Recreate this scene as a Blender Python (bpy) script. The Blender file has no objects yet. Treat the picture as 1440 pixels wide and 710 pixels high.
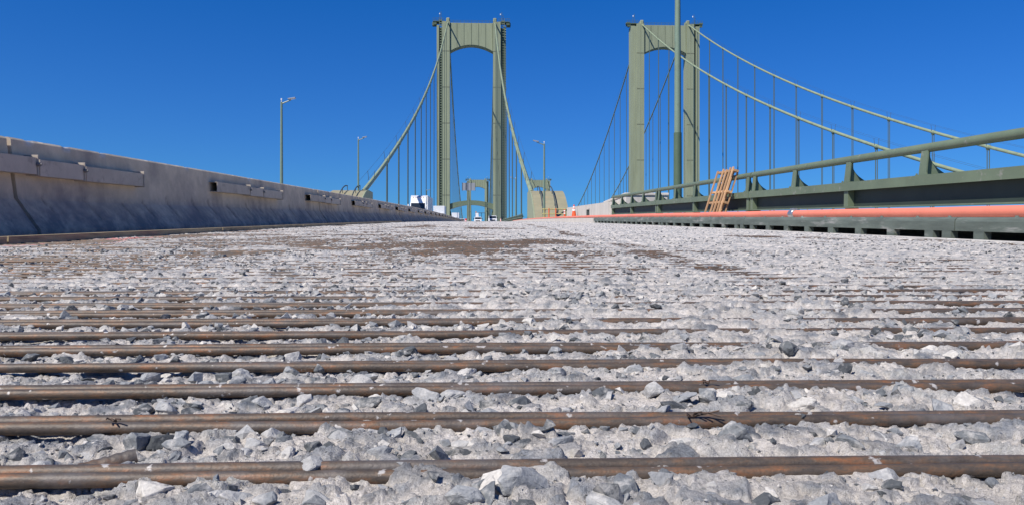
import bpy, bmesh, math, random
import numpy as np
from mathutils import Vector, Matrix

SC = bpy.context.scene
COL = SC.collection
R = math.radians
PI = math.pi
rnd = random.Random(11)

# ------------------------------------------------------------------ camera, sky, sun, exposure
CAM_YAW = 2.316
cd = bpy.data.cameras.new('camera')
cd.sensor_width = 36.0
cd.lens = 27.2
cd.clip_start = 0.02
cd.clip_end = 30000
cam = bpy.data.objects.new('camera', cd)
COL.objects.link(cam)
cam.location = (0, 0, 0)
cam.rotation_euler = (R(90), 0, R(-CAM_YAW))
SC.camera = cam

SUN_EL, SUN_AZ = 49.0, 48.0        # azimuth: degrees left of straight behind the camera
world = bpy.data.worlds.new('World')
SC.world = world
world.use_nodes = True
wn = world.node_tree.nodes
wl = world.node_tree.links
wn.clear()
wo = wn.new('ShaderNodeOutputWorld')
bg = wn.new('ShaderNodeBackground')
sky = wn.new('ShaderNodeTexSky')
sky.sky_type = 'NISHITA'
sky.sun_disc = False
sky.sun_elevation = R(SUN_EL)
to_sun = Vector((-math.sin(R(SUN_AZ)) * math.cos(R(SUN_EL)), -math.cos(R(SUN_AZ)) * math.cos(R(SUN_EL)), math.sin(R(SUN_EL))))
sky.sun_rotation = math.atan2(to_sun.x, to_sun.y)
sky.altitude = 0
sky.air_density = 1.0
sky.dust_density = 0.15
sky.ozone_density = 4.0
hs = wn.new('ShaderNodeHueSaturation')
hs.inputs['Saturation'].default_value = 1.45
hs.inputs['Hue'].default_value = 0.507
wl.new(sky.outputs[0], hs.inputs['Color'])
# colour response of the clear sky: each channel's brightness goes through one smooth power curve
SKY = 0.105
sp = wn.new('ShaderNodeSeparateColor'); cb = wn.new('ShaderNodeCombineColor')
wl.new(hs.outputs[0], sp.inputs[0])
for i_, (a_, g_) in enumerate(((.146, .55), (.4655, .695), (.933, .85))):
    mx_ = wn.new('ShaderNodeMath'); mx_.operation = 'MAXIMUM'; mx_.inputs[1].default_value = .02
    mu_ = wn.new('ShaderNodeMath'); mu_.operation = 'MULTIPLY'; mu_.inputs[1].default_value = SKY
    pw_ = wn.new('ShaderNodeMath'); pw_.operation = 'POWER'; pw_.inputs[1].default_value = g_
    m2_ = wn.new('ShaderNodeMath'); m2_.operation = 'MULTIPLY'; m2_.inputs[1].default_value = a_ / SKY
    wl.new(sp.outputs[i_], mx_.inputs[0]); wl.new(mx_.outputs[0], mu_.inputs[0]); wl.new(mu_.outputs[0], pw_.inputs[0]); wl.new(pw_.outputs[0], m2_.inputs[0]); wl.new(m2_.outputs[0], cb.inputs[i_])
wl.new(cb.outputs[0], bg.inputs[0])
bg.inputs[1].default_value = SKY / 1.23
wl.new(bg.outputs[0], wo.inputs[0])

sd = bpy.data.lights.new('sun', 'SUN')
sd.energy = 5.0
sd.angle = R(0.53)
sd.color = (1.0, 0.945, 0.865)
sun = bpy.data.objects.new('sun', sd)
COL.objects.link(sun)
sun.rotation_euler = to_sun.to_track_quat('Z', 'Y').to_euler()
sun.location = (-30, -40, 60)

SC.view_settings.view_transform = 'Standard'
SC.view_settings.look = 'None'
SC.view_settings.exposure = 0.3
SC.view_settings.gamma = 1.0

# ------------------------------------------------------------------ helpers
class MB:
    def __init__(s):
        s.v = []; s.f = []; s.m = []
    def add(s, vs, fs, mi=0):
        n = len(s.v)
        s.v.extend([tuple(p) for p in vs])
        s.f.extend([tuple(i + n for i in f) for f in fs])
        s.m.extend([mi] * len(fs))
        return s
    def box(s, x0, x1, y0, y1, z0, z1, mi=0, M=None):
        vs = [(x, y, z) for z in (z0, z1) for y in (y0, y1) for x in (x0, x1)]
        if M is not None: vs = [M @ Vector(p) for p in vs]
        return s.add(vs, [(0, 2, 3, 1), (4, 5, 7, 6), (0, 1, 5, 4), (2, 6, 7, 3), (0, 4, 6, 2), (1, 3, 7, 5)], mi)
    def bbox(s, x0, x1, y0, y1, z0, z1, b, mi=0, M=None):
        """box with chamfered edges"""
        vs = []; idx = {}
        for sx in (0, 1):
            for sy in (0, 1):
                for sz in (0, 1):
                    X = (x0, x1)[sx]; Y = (y0, y1)[sy]; Z = (z0, z1)[sz]
                    dx = b if sx == 0 else -b; dy = b if sy == 0 else -b; dz = b if sz == 0 else -b
                    for k, p in enumerate(((X, Y + dy, Z + dz), (X + dx, Y, Z + dz), (X + dx, Y + dy, Z))):
                        idx[sx, sy, sz, k] = len(vs); vs.append(p)
        if M is not None: vs = [M @ Vector(p) for p in vs]
        q = []
        for sg in (0, 1):
            q.append([idx[sg, a, c, 0] for a, c in ((0, 0), (1, 0), (1, 1), (0, 1))])
            q.append([idx[a, sg, c, 1] for a, c in ((0, 0), (1, 0), (1, 1), (0, 1))])
            q.append([idx[a, c, sg, 2] for a, c in ((0, 0), (1, 0), (1, 1), (0, 1))])
        for a in (0, 1):
            for c in (0, 1):
                q.append([idx[a, c, 0, 0], idx[a, c, 1, 0], idx[a, c, 1, 1], idx[a, c, 0, 1]])
                q.append([idx[a, 0, c, 0], idx[a, 1, c, 0], idx[a, 1, c, 2], idx[a, 0, c, 2]])
                q.append([idx[0, a, c, 1], idx[1, a, c, 1], idx[1, a, c, 2], idx[0, a, c, 2]])
        for a in (0, 1):
            for c in (0, 1):
                for e in (0, 1):
                    q.append([idx[a, c, e, 0], idx[a, c, e, 1], idx[a, c, e, 2]])
        return s.add(vs, q, mi)
    def tube(s, pts, r, n=8, mi=0, caps=True):
        pts = [Vector(p) for p in pts]
        rs = r if isinstance(r, (list, tuple)) else [r] * len(pts)
        vs = []; fs = []
        up = None
        for i, p in enumerate(pts):
            t = (pts[min(i + 1, len(pts) - 1)] - pts[max(i - 1, 0)]).normalized()
            if up is None or abs(up.dot(t)) > 0.95:
                up = Vector((0, 0, 1)) if abs(t.z) < 0.9 else Vector((0, 1, 0))
            a = t.cross(up).normalized(); b = a.cross(t).normalized()
            up = b
            for k in range(n):
                an = 2 * PI * k / n
                vs.append(p + (a * math.cos(an) + b * math.sin(an)) * rs[i])
        for i in range(len(pts) - 1):
            for k in range(n):
                k2 = (k + 1) % n
                fs.append((i * n + k, i * n + k2, (i + 1) * n + k2, (i + 1) * n + k))
        if caps:
            fs.append(tuple(range(n - 1, -1, -1)))
            fs.append(tuple((len(pts) - 1) * n + k for k in range(n)))
        return s.add(vs, fs, mi)
    def prism(s, prof, axis, a0, a1, mi=0):
        """closed profile (list of 2D) extruded along axis 0/1/2 from a0 to a1"""
        def P(p, a):
            if axis == 0: return (a, p[0], p[1])
            if axis == 1: return (p[0], a, p[1])
            return (p[0], p[1], a)
        n = len(prof)
        vs = [P(p, a0) for p in prof] + [P(p, a1) for p in prof]
        fs = [tuple(range(n)), tuple(range(2 * n - 1, n - 1, -1))]
        for i in range(n):
            j = (i + 1) % n
            fs.append((i, n + i, n + j, j))
        return s.add(vs, fs, mi)
    def mesh(s, name, mats, smooth=False):
        me = bpy.data.meshes.new(name)
        me.from_pydata(s.v, [], s.f)
        for m in (mats if isinstance(mats, (list, tuple)) else [mats]): me.materials.append(m)
        if any(s.m): me.polygons.foreach_set('material_index', s.m)
        bm = bmesh.new(); bm.from_mesh(me)
        bmesh.ops.recalc_face_normals(bm, faces=bm.faces)
        bm.to_mesh(me); bm.free()
        if smooth:
            me.polygons.foreach_set('use_smooth', [True] * len(me.polygons))
            try: me.set_sharp_from_angle(angle=R(38))
            except Exception: pass
        me.update()
        return me
    def build(s, name, mats, parent=None, smooth=False, loc=None):
        o = bpy.data.objects.new(name, s.mesh(name, mats, smooth))
        COL.objects.link(o)
        if parent is not None: o.parent = parent
        if loc is not None: o.location = loc
        return o

def tag(o, label=None, cat=None, group=None, kind=None):
    if label: o['label'] = label
    if cat: o['category'] = cat
    if group: o['group'] = group
    if kind: o['kind'] = kind
    return o
def empty(name, loc, rot=(0, 0, 0)):
    o = bpy.data.objects.new(name, None)
    COL.objects.link(o)
    o.location = loc; o.rotation_euler = rot
    o.empty_display_size = 0.2
    return o
def link(name, me, parent=None, loc=(0, 0, 0), rot=(0, 0, 0), scale=(1, 1, 1)):
    o = bpy.data.objects.new(name, me); COL.objects.link(o)
    o.parent = parent; o.location = loc; o.rotation_euler = rot; o.scale = scale
    return o
def copy_tree(o, parent=None):
    c = o.copy(); COL.objects.link(c); c.parent = parent
    for ch in list(o.children): copy_tree(ch, c)
    return c

ORDN = ['nought', 'first', 'second', 'third', 'fourth', 'fifth', 'sixth', 'seventh', 'eighth', 'ninth', 'tenth', 'eleventh', 'twelfth', 'thirteenth', 'fourteenth', 'fifteenth', 'sixteenth']
def zd(v):
    """road level at distance v (x across, y along the bridge; camera 0.2 m above it at v=0)"""
    if v > 631: v = 1262 - v
    if v < 0: return -0.2 + 0.0465 * v
    if v < 100: return -0.2 + 0.0465 * v - v * v / 16000
    if v < 290: return 3.825 + 0.034 * (v - 100)
    w = v - 290
    return 10.285 + 0.034 * w - 0.034 / 682 * w * w
def pitch(v): return math.atan(zd(v + .5) - zd(v - .5))
def zd_np(v):
    return np.where(v < 0, -0.2 + 0.0465 * v, np.where(v < 100, -0.2 + 0.0465 * v - v * v / 16000, 3.825 + 0.034 * (v - 100)))

# ------------------------------------------------------------------ materials
def mat(name, base, rough=0.6, metal=0.0, var=0.12, scale=3.0, bump=0.0, bscale=40.0, spec=0.4, dirt=None, dscale=2.0, dlo=0.52, dhi=0.7, stretch=None, coord='Object', objvar=0.0):
    m = bpy.data.materials.new(name); m.use_nodes = True
    nt = m.node_tree; N = nt.nodes; L = nt.links
    b = N['Principled BSDF']
    b.inputs['Roughness'].default_value = rough
    b.inputs['Metallic'].default_value = metal
    b.inputs['Specular IOR Level'].default_value = spec
    tc = N.new('ShaderNodeTexCoord')
    src = tc.outputs[coord]
    if stretch:
        mp = N.new('ShaderNodeMapping'); mp.inputs['Scale'].default_value = stretch
        L.new(src, mp.inputs[0]); src2 = mp.outputs[0]
    else: src2 = src
    n1 = N.new('ShaderNodeTexNoise'); n1.inputs['Scale'].default_value = scale; n1.inputs['Detail'].default_value = 8; n1.inputs['Roughness'].default_value = .65
    L.new(src2, n1.inputs['Vector'])
    rp = N.new('ShaderNodeValToRGB')
    e = rp.color_ramp.elements
    e[0].position = .3; e[1].position = .7
    e[0].color = tuple(c * (1 - var) for c in base) + (1,)
    e[1].color = tuple(min(1, c * (1 + var)) for c in base) + (1,)
    L.new(n1.outputs[0], rp.inputs[0])
    out = rp.outputs[0]
    if dirt:
        n2 = N.new('ShaderNodeTexNoise'); n2.inputs['Scale'].default_value = dscale; n2.inputs['Detail'].default_value = 9; n2.inputs['Roughness'].default_value = .7
        L.new(src2, n2.inputs['Vector'])
        mr = N.new('ShaderNodeMapRange'); mr.inputs[1].default_value = dlo; mr.inputs[2].default_value = dhi
        L.new(n2.outputs[0], mr.inputs[0])
        mx = N.new('ShaderNodeMix'); mx.data_type = 'RGBA'
        L.new(mr.outputs[0], mx.inputs[0]); L.new(out, mx.inputs[6]); mx.inputs[7].default_value = dirt + (1,)
        out = mx.outputs[2]
    if objvar:
        oi = N.new('ShaderNodeObjectInfo')
        mr = N.new('ShaderNodeMapRange'); mr.inputs[3].default_value = 1 - objvar; mr.inputs[4].default_value = 1 + objvar
        L.new(oi.outputs['Random'], mr.inputs[0])
        vm = N.new('ShaderNodeVectorMath'); vm.operation = 'SCALE'
        L.new(out, vm.inputs[0]); L.new(mr.outputs[0], vm.inputs['Scale'])
        out = vm.outputs[0]
    L.new(out, b.inputs['Base Color'])
    if bump:
        n3 = N.new('ShaderNodeTexNoise'); n3.inputs['Scale'].default_value = bscale; n3.inputs['Detail'].default_value = 6
        L.new(src, n3.inputs['Vector'])
        bp = N.new('ShaderNodeBump'); bp.inputs['Strength'].default_value = 1.0; bp.inputs['Distance'].default_value = bump
        L.new(n3.outputs[0], bp.inputs['Height']); L.new(bp.outputs[0], b.inputs['Normal'])
    return m

M = {}
M['rail_green'] = mat('green_rail_paint', (.132, .168, .108), rough=.5, var=.16, scale=1.5, dirt=(.25, .25, .215), dscale=7, dlo=.60, dhi=.70, bump=.0006, bscale=60)
M['rail_dark'] = mat('green_web_in_shade', (.034, .048, .038), rough=.6, var=.15, scale=2)  # darkened rail green: the shade below the flange is painted in
M['curb_green'] = mat('scraped_green_curb_paint', (0.105, 0.126, 0.105), rough=.6, var=.3, scale=6, dirt=(0.353, 0.344, 0.319), dscale=4.0, dlo=.56, dhi=.72, stretch=(1, .35, 2.5), bump=.0015, bscale=30)
M['tower_green'] = mat('sage_tower_paint', (0.260, 0.290, 0.189), rough=.6, var=.09, scale=.25, dirt=(0.210, 0.235, 0.151), dscale=.12, stretch=(3, 3, .35))
M['seam'] = mat('seam_paint', (0.160, 0.172, 0.113), rough=.65, var=.15, scale=1)
M['tower_dark'] = mat('dark_green_paint_and_shade', (0.084, 0.118, 0.076), rough=.6, var=.15, scale=.6)
M['cable_green'] = mat('cable_paint', (0.244, 0.294, 0.185), rough=.5, var=.12, scale=.6, dirt=(0.185, 0.202, 0.118), dscale=.8)
M['pole_green'] = mat('lamp_post_paint', (0.168, 0.231, 0.168), rough=.42, var=.08, scale=2, dirt=(0.143, 0.185, 0.126), dscale=3)
M['pole_lower'] = mat('lamp_post_lower_dark', (0.084, 0.126, 0.076), rough=.45, var=.12, scale=3)
M['rope'] = mat('hanger_rope_paint', (.075, .11, .095), rough=.6, var=.1)
M['rope_dark'] = mat('dark_galvanised', (.06, .075, .075), rough=.5, var=.1)
M['barrier'] = mat('barrier_concrete', (.56, .465, .345), rough=.9, var=.2, scale=2.2, dirt=(.34, .285, .235), dscale=1.3, dlo=.46, dhi=.68, bump=.003, bscale=18)
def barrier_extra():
    """darker tone on the sloping foot and gouges with recess shade painted dark, both kept as vertex marks of the mould"""
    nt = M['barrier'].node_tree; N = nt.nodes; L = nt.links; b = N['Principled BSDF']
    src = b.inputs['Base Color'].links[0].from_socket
    for nm, col, k in (('foot_dark', (.13, .14, .15), .8), ('gouge_shade', (.05, .042, .04), .85), ('spall', (.66, .63, .58), .9)):
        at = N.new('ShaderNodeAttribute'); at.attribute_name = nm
        no = N.new('ShaderNodeTexNoise'); no.inputs['Scale'].default_value = 5 if nm == 'foot_dark' else 22; no.inputs['Detail'].default_value = 12; no.inputs['Roughness'].default_value = .72
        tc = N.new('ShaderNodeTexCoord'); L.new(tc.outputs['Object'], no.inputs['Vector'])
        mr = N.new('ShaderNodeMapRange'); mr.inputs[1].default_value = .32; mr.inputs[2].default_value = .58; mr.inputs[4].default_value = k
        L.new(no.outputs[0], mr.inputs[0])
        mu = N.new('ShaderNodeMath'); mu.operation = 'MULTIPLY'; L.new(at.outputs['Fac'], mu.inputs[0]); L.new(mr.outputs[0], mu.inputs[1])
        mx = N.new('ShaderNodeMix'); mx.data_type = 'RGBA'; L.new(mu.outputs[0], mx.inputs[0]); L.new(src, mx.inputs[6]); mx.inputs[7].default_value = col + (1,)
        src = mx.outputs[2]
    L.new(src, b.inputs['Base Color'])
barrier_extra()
M['splice'] = mat('galvanised_splice_steel', (.45, .395, .33), rough=.8, metal=.15, var=.12, scale=5, dirt=(.25, .22, .19), dscale=6, objvar=.08)
M['bolt'] = mat('bolt_steel', (.20, .19, .18), rough=.6, metal=.2, var=.1)
M['timber'] = mat('weathered_timber', (.34, .27, .165), rough=.85, var=.3, scale=4, stretch=(8, .6, 8), dirt=(.12, .10, .07), dscale=3, bump=.001, bscale=50)
M['pallet'] = mat('rough_pallet_wood', (0.446, 0.266, 0.137), rough=.8, var=.25, scale=6, stretch=(6, 6, 1), dirt=(0.194, 0.137, 0.086), dscale=5, objvar=.25)
M['hose'] = mat('salmon_hose', (0.740, 0.215, 0.138), rough=.5, var=.08, scale=1.5, dirt=(0.619, 0.163, 0.103), dscale=3, dlo=.55, dhi=.8, bump=.002, bscale=9)
M['clamp'] = mat('clamp_metal', (.5, .5, .5), rough=.35, metal=.8, var=.1)
M['concrete'] = mat('pale_concrete', (0.521, 0.487, 0.437), rough=.9, var=.1, scale=1.5, dirt=(0.386, 0.353, 0.302), dscale=1.1, stretch=(2, 2, .5), bump=.004, bscale=8)
M['anchor'] = mat('weathered_anchor_plate', (0.252, 0.235, 0.155), rough=.85, var=.12, scale=.8, dirt=(0.353, 0.252, 0.134), dscale=1.2, dlo=.55, dhi=.75)
M['walk'] = mat('dusty_walkway_concrete', (0.420, 0.403, 0.378), rough=.95, var=.18, scale=6, dirt=(0.521, 0.504, 0.470), dscale=3)
M['deck'] = mat('deck_concrete', (.46, .45, .44), rough=.95, var=.2, scale=4)
M['white'] = mat('white_vehicle_paint', (0.718, 0.727, 0.736), rough=.35, var=.03, scale=1)
M['trailer'] = mat('white_trailer_panel', (0.662, 0.681, 0.699), rough=.45, var=.04, scale=1)
M['glass'] = mat('dark_window_glass', (.02, .025, .03), rough=.06, var=.05, spec=.7)
M['black'] = mat('black_rubber', (.025, .025, .026), rough=.7, var=.1)
M['chrome'] = mat('bright_metal', (.6, .6, .6), rough=.25, metal=.9, var=.05)
M['grey_sign'] = mat('sign_back_aluminium', (0.302, 0.311, 0.328), rough=.5, metal=.2, var=.06, scale=.8)
M['orange'] = mat('orange_plastic', (0.688, 0.099, 0.026), rough=.45, var=.08, scale=4)
M['ctop'] = mat('white_reflective_collar', (.80, .78, .76), rough=.4, var=.04)
M['red'] = mat('red_paint', (.62, .05, .03), rough=.4, var=.06)
M['yellow'] = mat('yellow_olive_paint', (.42, .38, .16), rough=.6, var=.2, scale=6, dirt=(.5, .22, .06), dscale=4)
M['water'] = mat('river_water', (.03, .07, .09), rough=.15, var=.2, scale=.01, bump=.3, bscale=.2, spec=.5)
M['wire'] = mat('rusty_wire', (.09, .06, .045), rough=.7, metal=.3, var=.3, scale=30)
M['amber'] = mat('amber_lens', (.7, .3, .03), rough=.3, var=.05)

def rebar_mat():
    m = bpy.data.materials.new('rusty_rebar'); m.use_nodes = True
    nt = m.node_tree; N = nt.nodes; L = nt.links; b = N['Principled BSDF']
    b.inputs['Roughness'].default_value = .58; b.inputs['Metallic'].default_value = .2
    tc = N.new('ShaderNodeTexCoord'); oi = N.new('ShaderNodeObjectInfo')
    ad = N.new('ShaderNodeVectorMath'); ad.operation = 'ADD'
    sc = N.new('ShaderNodeVectorMath'); sc.operation = 'SCALE'; sc.inputs[0].default_value = (7.1, 13.7, 5.3)
    L.new(oi.outputs['Random'], sc.inputs['Scale']); L.new(tc.outputs['Object'], ad.inputs[0]); L.new(sc.outputs[0], ad.inputs[1])
    mp = N.new('ShaderNodeMapping'); mp.inputs['Scale'].default_value = (.4, 1.4, 1.4); L.new(ad.outputs[0], mp.inputs[0])
    n1 = N.new('ShaderNodeTexNoise'); n1.inputs['Scale'].default_value = 75; n1.inputs['Detail'].default_value = 9; n1.inputs['Roughness'].default_value = .72
    L.new(mp.outputs[0], n1.inputs['Vector'])
    r1 = N.new('ShaderNodeValToRGB'); L.new(n1.outputs[0], r1.inputs[0])
    e = r1.color_ramp.elements
    e[0].position = .32; e[0].color = (.045, .036, .031, 1)
    e[1].position = .72; e[1].color = (.26, .10, .038, 1)
    x = e.new(.47); x.color = (.080, .062, .048, 1)
    x = e.new(.56); x.color = (.125, .078, .048, 1)
    n2 = N.new('ShaderNodeTexNoise'); n2.inputs['Scale'].default_value = 9; n2.inputs['Detail'].default_value = 7; n2.inputs['Roughness'].default_value = .7
    L.new(ad.outputs[0], n2.inputs['Vector'])
    mr = N.new('ShaderNodeMapRange'); mr.inputs[1].default_value = .5; mr.inputs[2].default_value = .68; mr.inputs[4].default_value = .75
    L.new(n2.outputs[0], mr.inputs[0])
    mx = N.new('ShaderNodeMix'); mx.data_type = 'RGBA'; L.new(mr.outputs[0], mx.inputs[0]); L.new(r1.outputs[0], mx.inputs[6]); mx.inputs[7].default_value = (.125, .115, .11, 1)
    # specks of grey cement paste still on the steel
    n4 = N.new('ShaderNodeTexNoise'); n4.inputs['Scale'].default_value = 70; n4.inputs['Detail'].default_value = 5
    L.new(ad.outputs[0], n4.inputs['Vector'])
    mr2 = N.new('ShaderNodeMapRange'); mr2.inputs[1].default_value = .655; mr2.inputs[2].default_value = .70
    L.new(n4.outputs[0], mr2.inputs[0])
    mx2 = N.new('ShaderNodeMix'); mx2.data_type = 'RGBA'; L.new(mr2.outputs[0], mx2.inputs[0]); L.new(mx.outputs[2], mx2.inputs[6]); mx2.inputs[7].default_value = (.40, .38, .36, 1)
    L.new(mx2.outputs[2], b.inputs['Base Color'])
    n3 = N.new('ShaderNodeTexNoise'); n3.inputs['Scale'].default_value = 320; n3.inputs['Detail'].default_value = 5; L.new(ad.outputs[0], n3.inputs['Vector'])
    bp = N.new('ShaderNodeBump'); bp.inputs['Distance'].default_value = .0005; L.new(n3.outputs[0], bp.inputs['Height']); L.new(bp.outputs[0], b.inputs['Normal'])
    return m
M['rebar'] = rebar_mat()

def stone_mat(name, use_attr):
    m = bpy.data.materials.new(name); m.use_nodes = True
    nt = m.node_tree; N = nt.nodes; L = nt.links; b = N['Principled BSDF']
    b.inputs['Roughness'].default_value = .85; b.inputs['Specular IOR Level'].default_value = .3
    tc = N.new('ShaderNodeTexCoord')
    if use_attr:
        at = N.new('ShaderNodeAttribute'); at.attribute_name = 'tone'; tone = at.outputs['Fac']
    else:
        oi = N.new('ShaderNodeObjectInfo'); tone = oi.outputs['Random']
    r0 = N.new('ShaderNodeValToRGB'); L.new(tone, r0.inputs[0])
    e = r0.color_ramp.elements
    e[0].position = 0; e[0].color = (.055, .060, .064, 1)
    e[1].position = 1; e[1].color = (.54, .51, .46, 1)
    x = e.new(.35); x.color = (.125, .135, .143, 1)
    x = e.new(.62); x.color = (.25, .26, .268, 1)
    x = e.new(.82); x.color = (.34, .335, .325, 1)
    n1 = N.new('ShaderNodeTexNoise'); n1.inputs['Scale'].default_value = 55; n1.inputs['Detail'].default_value = 8; n1.inputs['Roughness'].default_value = .7
    n2 = N.new('ShaderNodeTexNoise'); n2.inputs['Scale'].default_value = 340; n2.inputs['Detail'].default_value = 4
    gm = N.new('ShaderNodeNewGeometry')
    for n in (n1, n2): L.new(gm.outputs['Position'], n.inputs['Vector'])
    mr = N.new('ShaderNodeMapRange'); mr.inputs[1].default_value = .50; mr.inputs[2].default_value = .70; mr.inputs[4].default_value = .7
    L.new(n1.outputs[0], mr.inputs[0])
    mx = N.new('ShaderNodeMix'); mx.data_type = 'RGBA'; L.new(mr.outputs[0], mx.inputs[0]); L.new(r0.outputs[0], mx.inputs[6]); mx.inputs[7].default_value = (.62, .59, .545, 1)
    mr2 = N.new('ShaderNodeMapRange'); mr2.inputs[1].default_value = .3; mr2.inputs[2].default_value = .7; mr2.inputs[3].default_value = .82; mr2.inputs[4].default_value = 1.14
    L.new(n2.outputs[0], mr2.inputs[0])
    vm = N.new('ShaderNodeVectorMath'); vm.operation = 'SCALE'; L.new(mx.outputs[2], vm.inputs[0]); L.new(mr2.outputs[0], vm.inputs['Scale'])
    L.new(vm.outputs[0], b.inputs['Base Color'])
    bp = N.new('ShaderNodeBump'); bp.inputs['Distance'].default_value = .0022; L.new(n1.outputs[0], bp.inputs['Height'])
    bp2 = N.new('ShaderNodeBump'); bp2.inputs['Distance'].default_value = .0007; L.new(n2.outputs[0], bp2.inputs['Height']); L.new(bp.outputs[0], bp2.inputs['Normal'])
    L.new(bp2.outputs[0], b.inputs['Normal'])
    return m
M['stone'] = stone_mat('crushed_aggregate', False)
M['stones'] = stone_mat('crushed_aggregate_mix', True)

def rubble_mat():
    m = bpy.data.materials.new('hydroblasted_concrete'); m.use_nodes = True
    nt = m.node_tree; N = nt.nodes; L = nt.links; b = N['Principled BSDF']
    b.inputs['Roughness'].default_value = .95; b.inputs['Specular IOR Level'].default_value = .25
    gm = N.new('ShaderNodeNewGeometry')
    at = N.new('ShaderNodeAttribute'); at.attribute_name = 'stone'
    tn = N.new('ShaderNodeAttribute'); tn.attribute_name = 'tone'
    pk = N.new('ShaderNodeAttribute'); pk.attribute_name = 'paint'
    n1 = N.new('ShaderNodeTexNoise'); n1.inputs['Scale'].default_value = 14; n1.inputs['Detail'].default_value = 10; n1.inputs['Roughness'].default_value = .7
    n2 = N.new('ShaderNodeTexNoise'); n2.inputs['Scale'].default_value = 220; n2.inputs['Detail'].default_value = 6; n2.inputs['Roughness'].default_value = .7
    n3 = N.new('ShaderNodeTexNoise'); n3.inputs['Scale'].default_value = 900; n3.inputs['Detail'].default_value = 3
    for n in (n1, n2, n3): L.new(gm.outputs['Position'], n.inputs['Vector'])
    r = N.new('ShaderNodeValToRGB'); L.new(n1.outputs[0], r.inputs[0])
    e = r.color_ramp.elements
    e[0].position = .32; e[0].color = (.46, .425, .385, 1)
    e[1].position = .66; e[1].color = (.77, .715, .65, 1)
    rs = N.new('ShaderNodeValToRGB'); L.new(tn.outputs['Fac'], rs.inputs[0])
    e = rs.color_ramp.elements
    e[0].position = 0; e[0].color = (.13, .145, .165, 1)
    e[1].position = 1; e[1].color = (.50, .49, .46, 1)
    x = e.new(.5); x.color = (.29, .305, .325, 1)
    mx = N.new('ShaderNodeMix'); mx.data_type = 'RGBA'; L.new(at.outputs['Fac'], mx.inputs[0]); L.new(r.outputs[0], mx.inputs[6]); L.new(rs.outputs[0], mx.inputs[7])
    mr = N.new('ShaderNodeMapRange'); mr.inputs[1].default_value = .3; mr.inputs[2].default_value = .7; mr.inputs[3].default_value = .66; mr.inputs[4].default_value = 1.2
    L.new(n2.outputs[0], mr.inputs[0])
    vm = N.new('ShaderNodeVectorMath'); vm.operation = 'SCALE'; L.new(mx.outputs[2], vm.inputs[0]); L.new(mr.outputs[0], vm.inputs['Scale'])
    mp = N.new('ShaderNodeMix'); mp.data_type = 'RGBA'; L.new(pk.outputs['Fac'], mp.inputs[0]); L.new(vm.outputs[0], mp.inputs[6]); mp.inputs[7].default_value = (.60, .22, .20, 1)
    L.new(mp.outputs[2], b.inputs['Base Color'])
    bp = N.new('ShaderNodeBump'); bp.inputs['Distance'].default_value = .0055; L.new(n2.outputs[0], bp.inputs['Height'])
    bp2 = N.new('ShaderNodeBump'); bp2.inputs['Distance'].default_value = .0009; L.new(n3.outputs[0], bp2.inputs['Height']); L.new(bp.outputs[0], bp2.inputs['Normal'])
    L.new(bp2.outputs[0], b.inputs['Normal'])
    return m
M['rubble'] = rubble_mat()

# ------------------------------------------------------------------ numpy noise
def hsh(ix, iy, seed):
    h = (ix.astype(np.int64) * 374761393 + iy.astype(np.int64) * 668265263 + seed * 1274126177) & 0xFFFFFFFF
    h = ((h ^ (h >> 13)) * 1274126177) & 0xFFFFFFFF
    h = (h ^ (h >> 16)) * 2246822519 & 0xFFFFFFFF
    h = h ^ (h >> 15)
    return (h & 0xFFFFFF) / float(0x1000000)
def vnoise(x, y, seed):
    ix = np.floor(x); iy = np.floor(y); fx = x - ix; fy = y - iy
    fx = fx * fx * (3 - 2 * fx); fy = fy * fy * (3 - 2 * fy)
    a = hsh(ix, iy, seed); b = hsh(ix + 1, iy, seed); c = hsh(ix, iy + 1, seed); d = hsh(ix + 1, iy + 1, seed)
    return (a * (1 - fx) + b * fx) * (1 - fy) + (c * (1 - fx) + d * fx) * fy
def fbm(x, y, seed, o=4):
    s = 0; a = .5; t = 0
    for i in range(o):
        s = s + a * vnoise(x, y, seed + i); t += a; x = x * 2.03 + 5.1; y = y * 2.03 + 1.7; a *= .55
    return s / t
def facets(x, y, seed, dens):
    """angular cobbles: per-cell tilted facets; returns height 0..1, presence, tone"""
    ix = np.floor(x); iy = np.floor(y)
    f1 = np.full(x.shape, 9.0); f2 = np.full(x.shape, 9.0)
    hx = np.zeros(x.shape); pres = np.zeros(x.shape); tone = np.zeros(x.shape)
    for dx in (-1, 0, 1):
        for dy in (-1, 0, 1):
            cx = ix + dx; cy = iy + dy
            px = cx + .1 + .8 * hsh(cx, cy, seed); py = cy + .1 + .8 * hsh(cx, cy, seed + 1)
            ddx = x - px; ddy = y - py
            an = hsh(cx, cy, seed + 6) * PI; ca = np.cos(an); sa = np.sin(an)
            q1 = np.abs(ddx * ca + ddy * sa); q2 = np.abs(-ddx * sa + ddy * ca) * (1.0 + .5 * hsh(cx, cy, seed + 7))
            d = np.maximum(np.maximum(q1, q2), (q1 + q2) * .74)
            H = .45 + .55 * hsh(cx, cy, seed + 2) + (hsh(cx, cy, seed + 3) - .5) * 1.5 * ddx + (hsh(cx, cy, seed + 4) - .5) * 1.5 * ddy
            P = (hsh(cx, cy, seed + 5) < dens).astype(float)
            T = hsh(cx, cy, seed + 8)
            near = d < f1
            f2 = np.where(near, f1, np.minimum(f2, d))
            hx = np.where(near, H, hx); pres = np.where(near, P, pres); tone = np.where(near, T, tone)
            f1 = np.where(near, d, f1)
    e = np.clip((f2 - f1) / .22, 0, 1); e = e * e * (3 - 2 * e)
    return np.clip(hx, 0, 1.3) * e * pres, pres * e, tone

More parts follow.
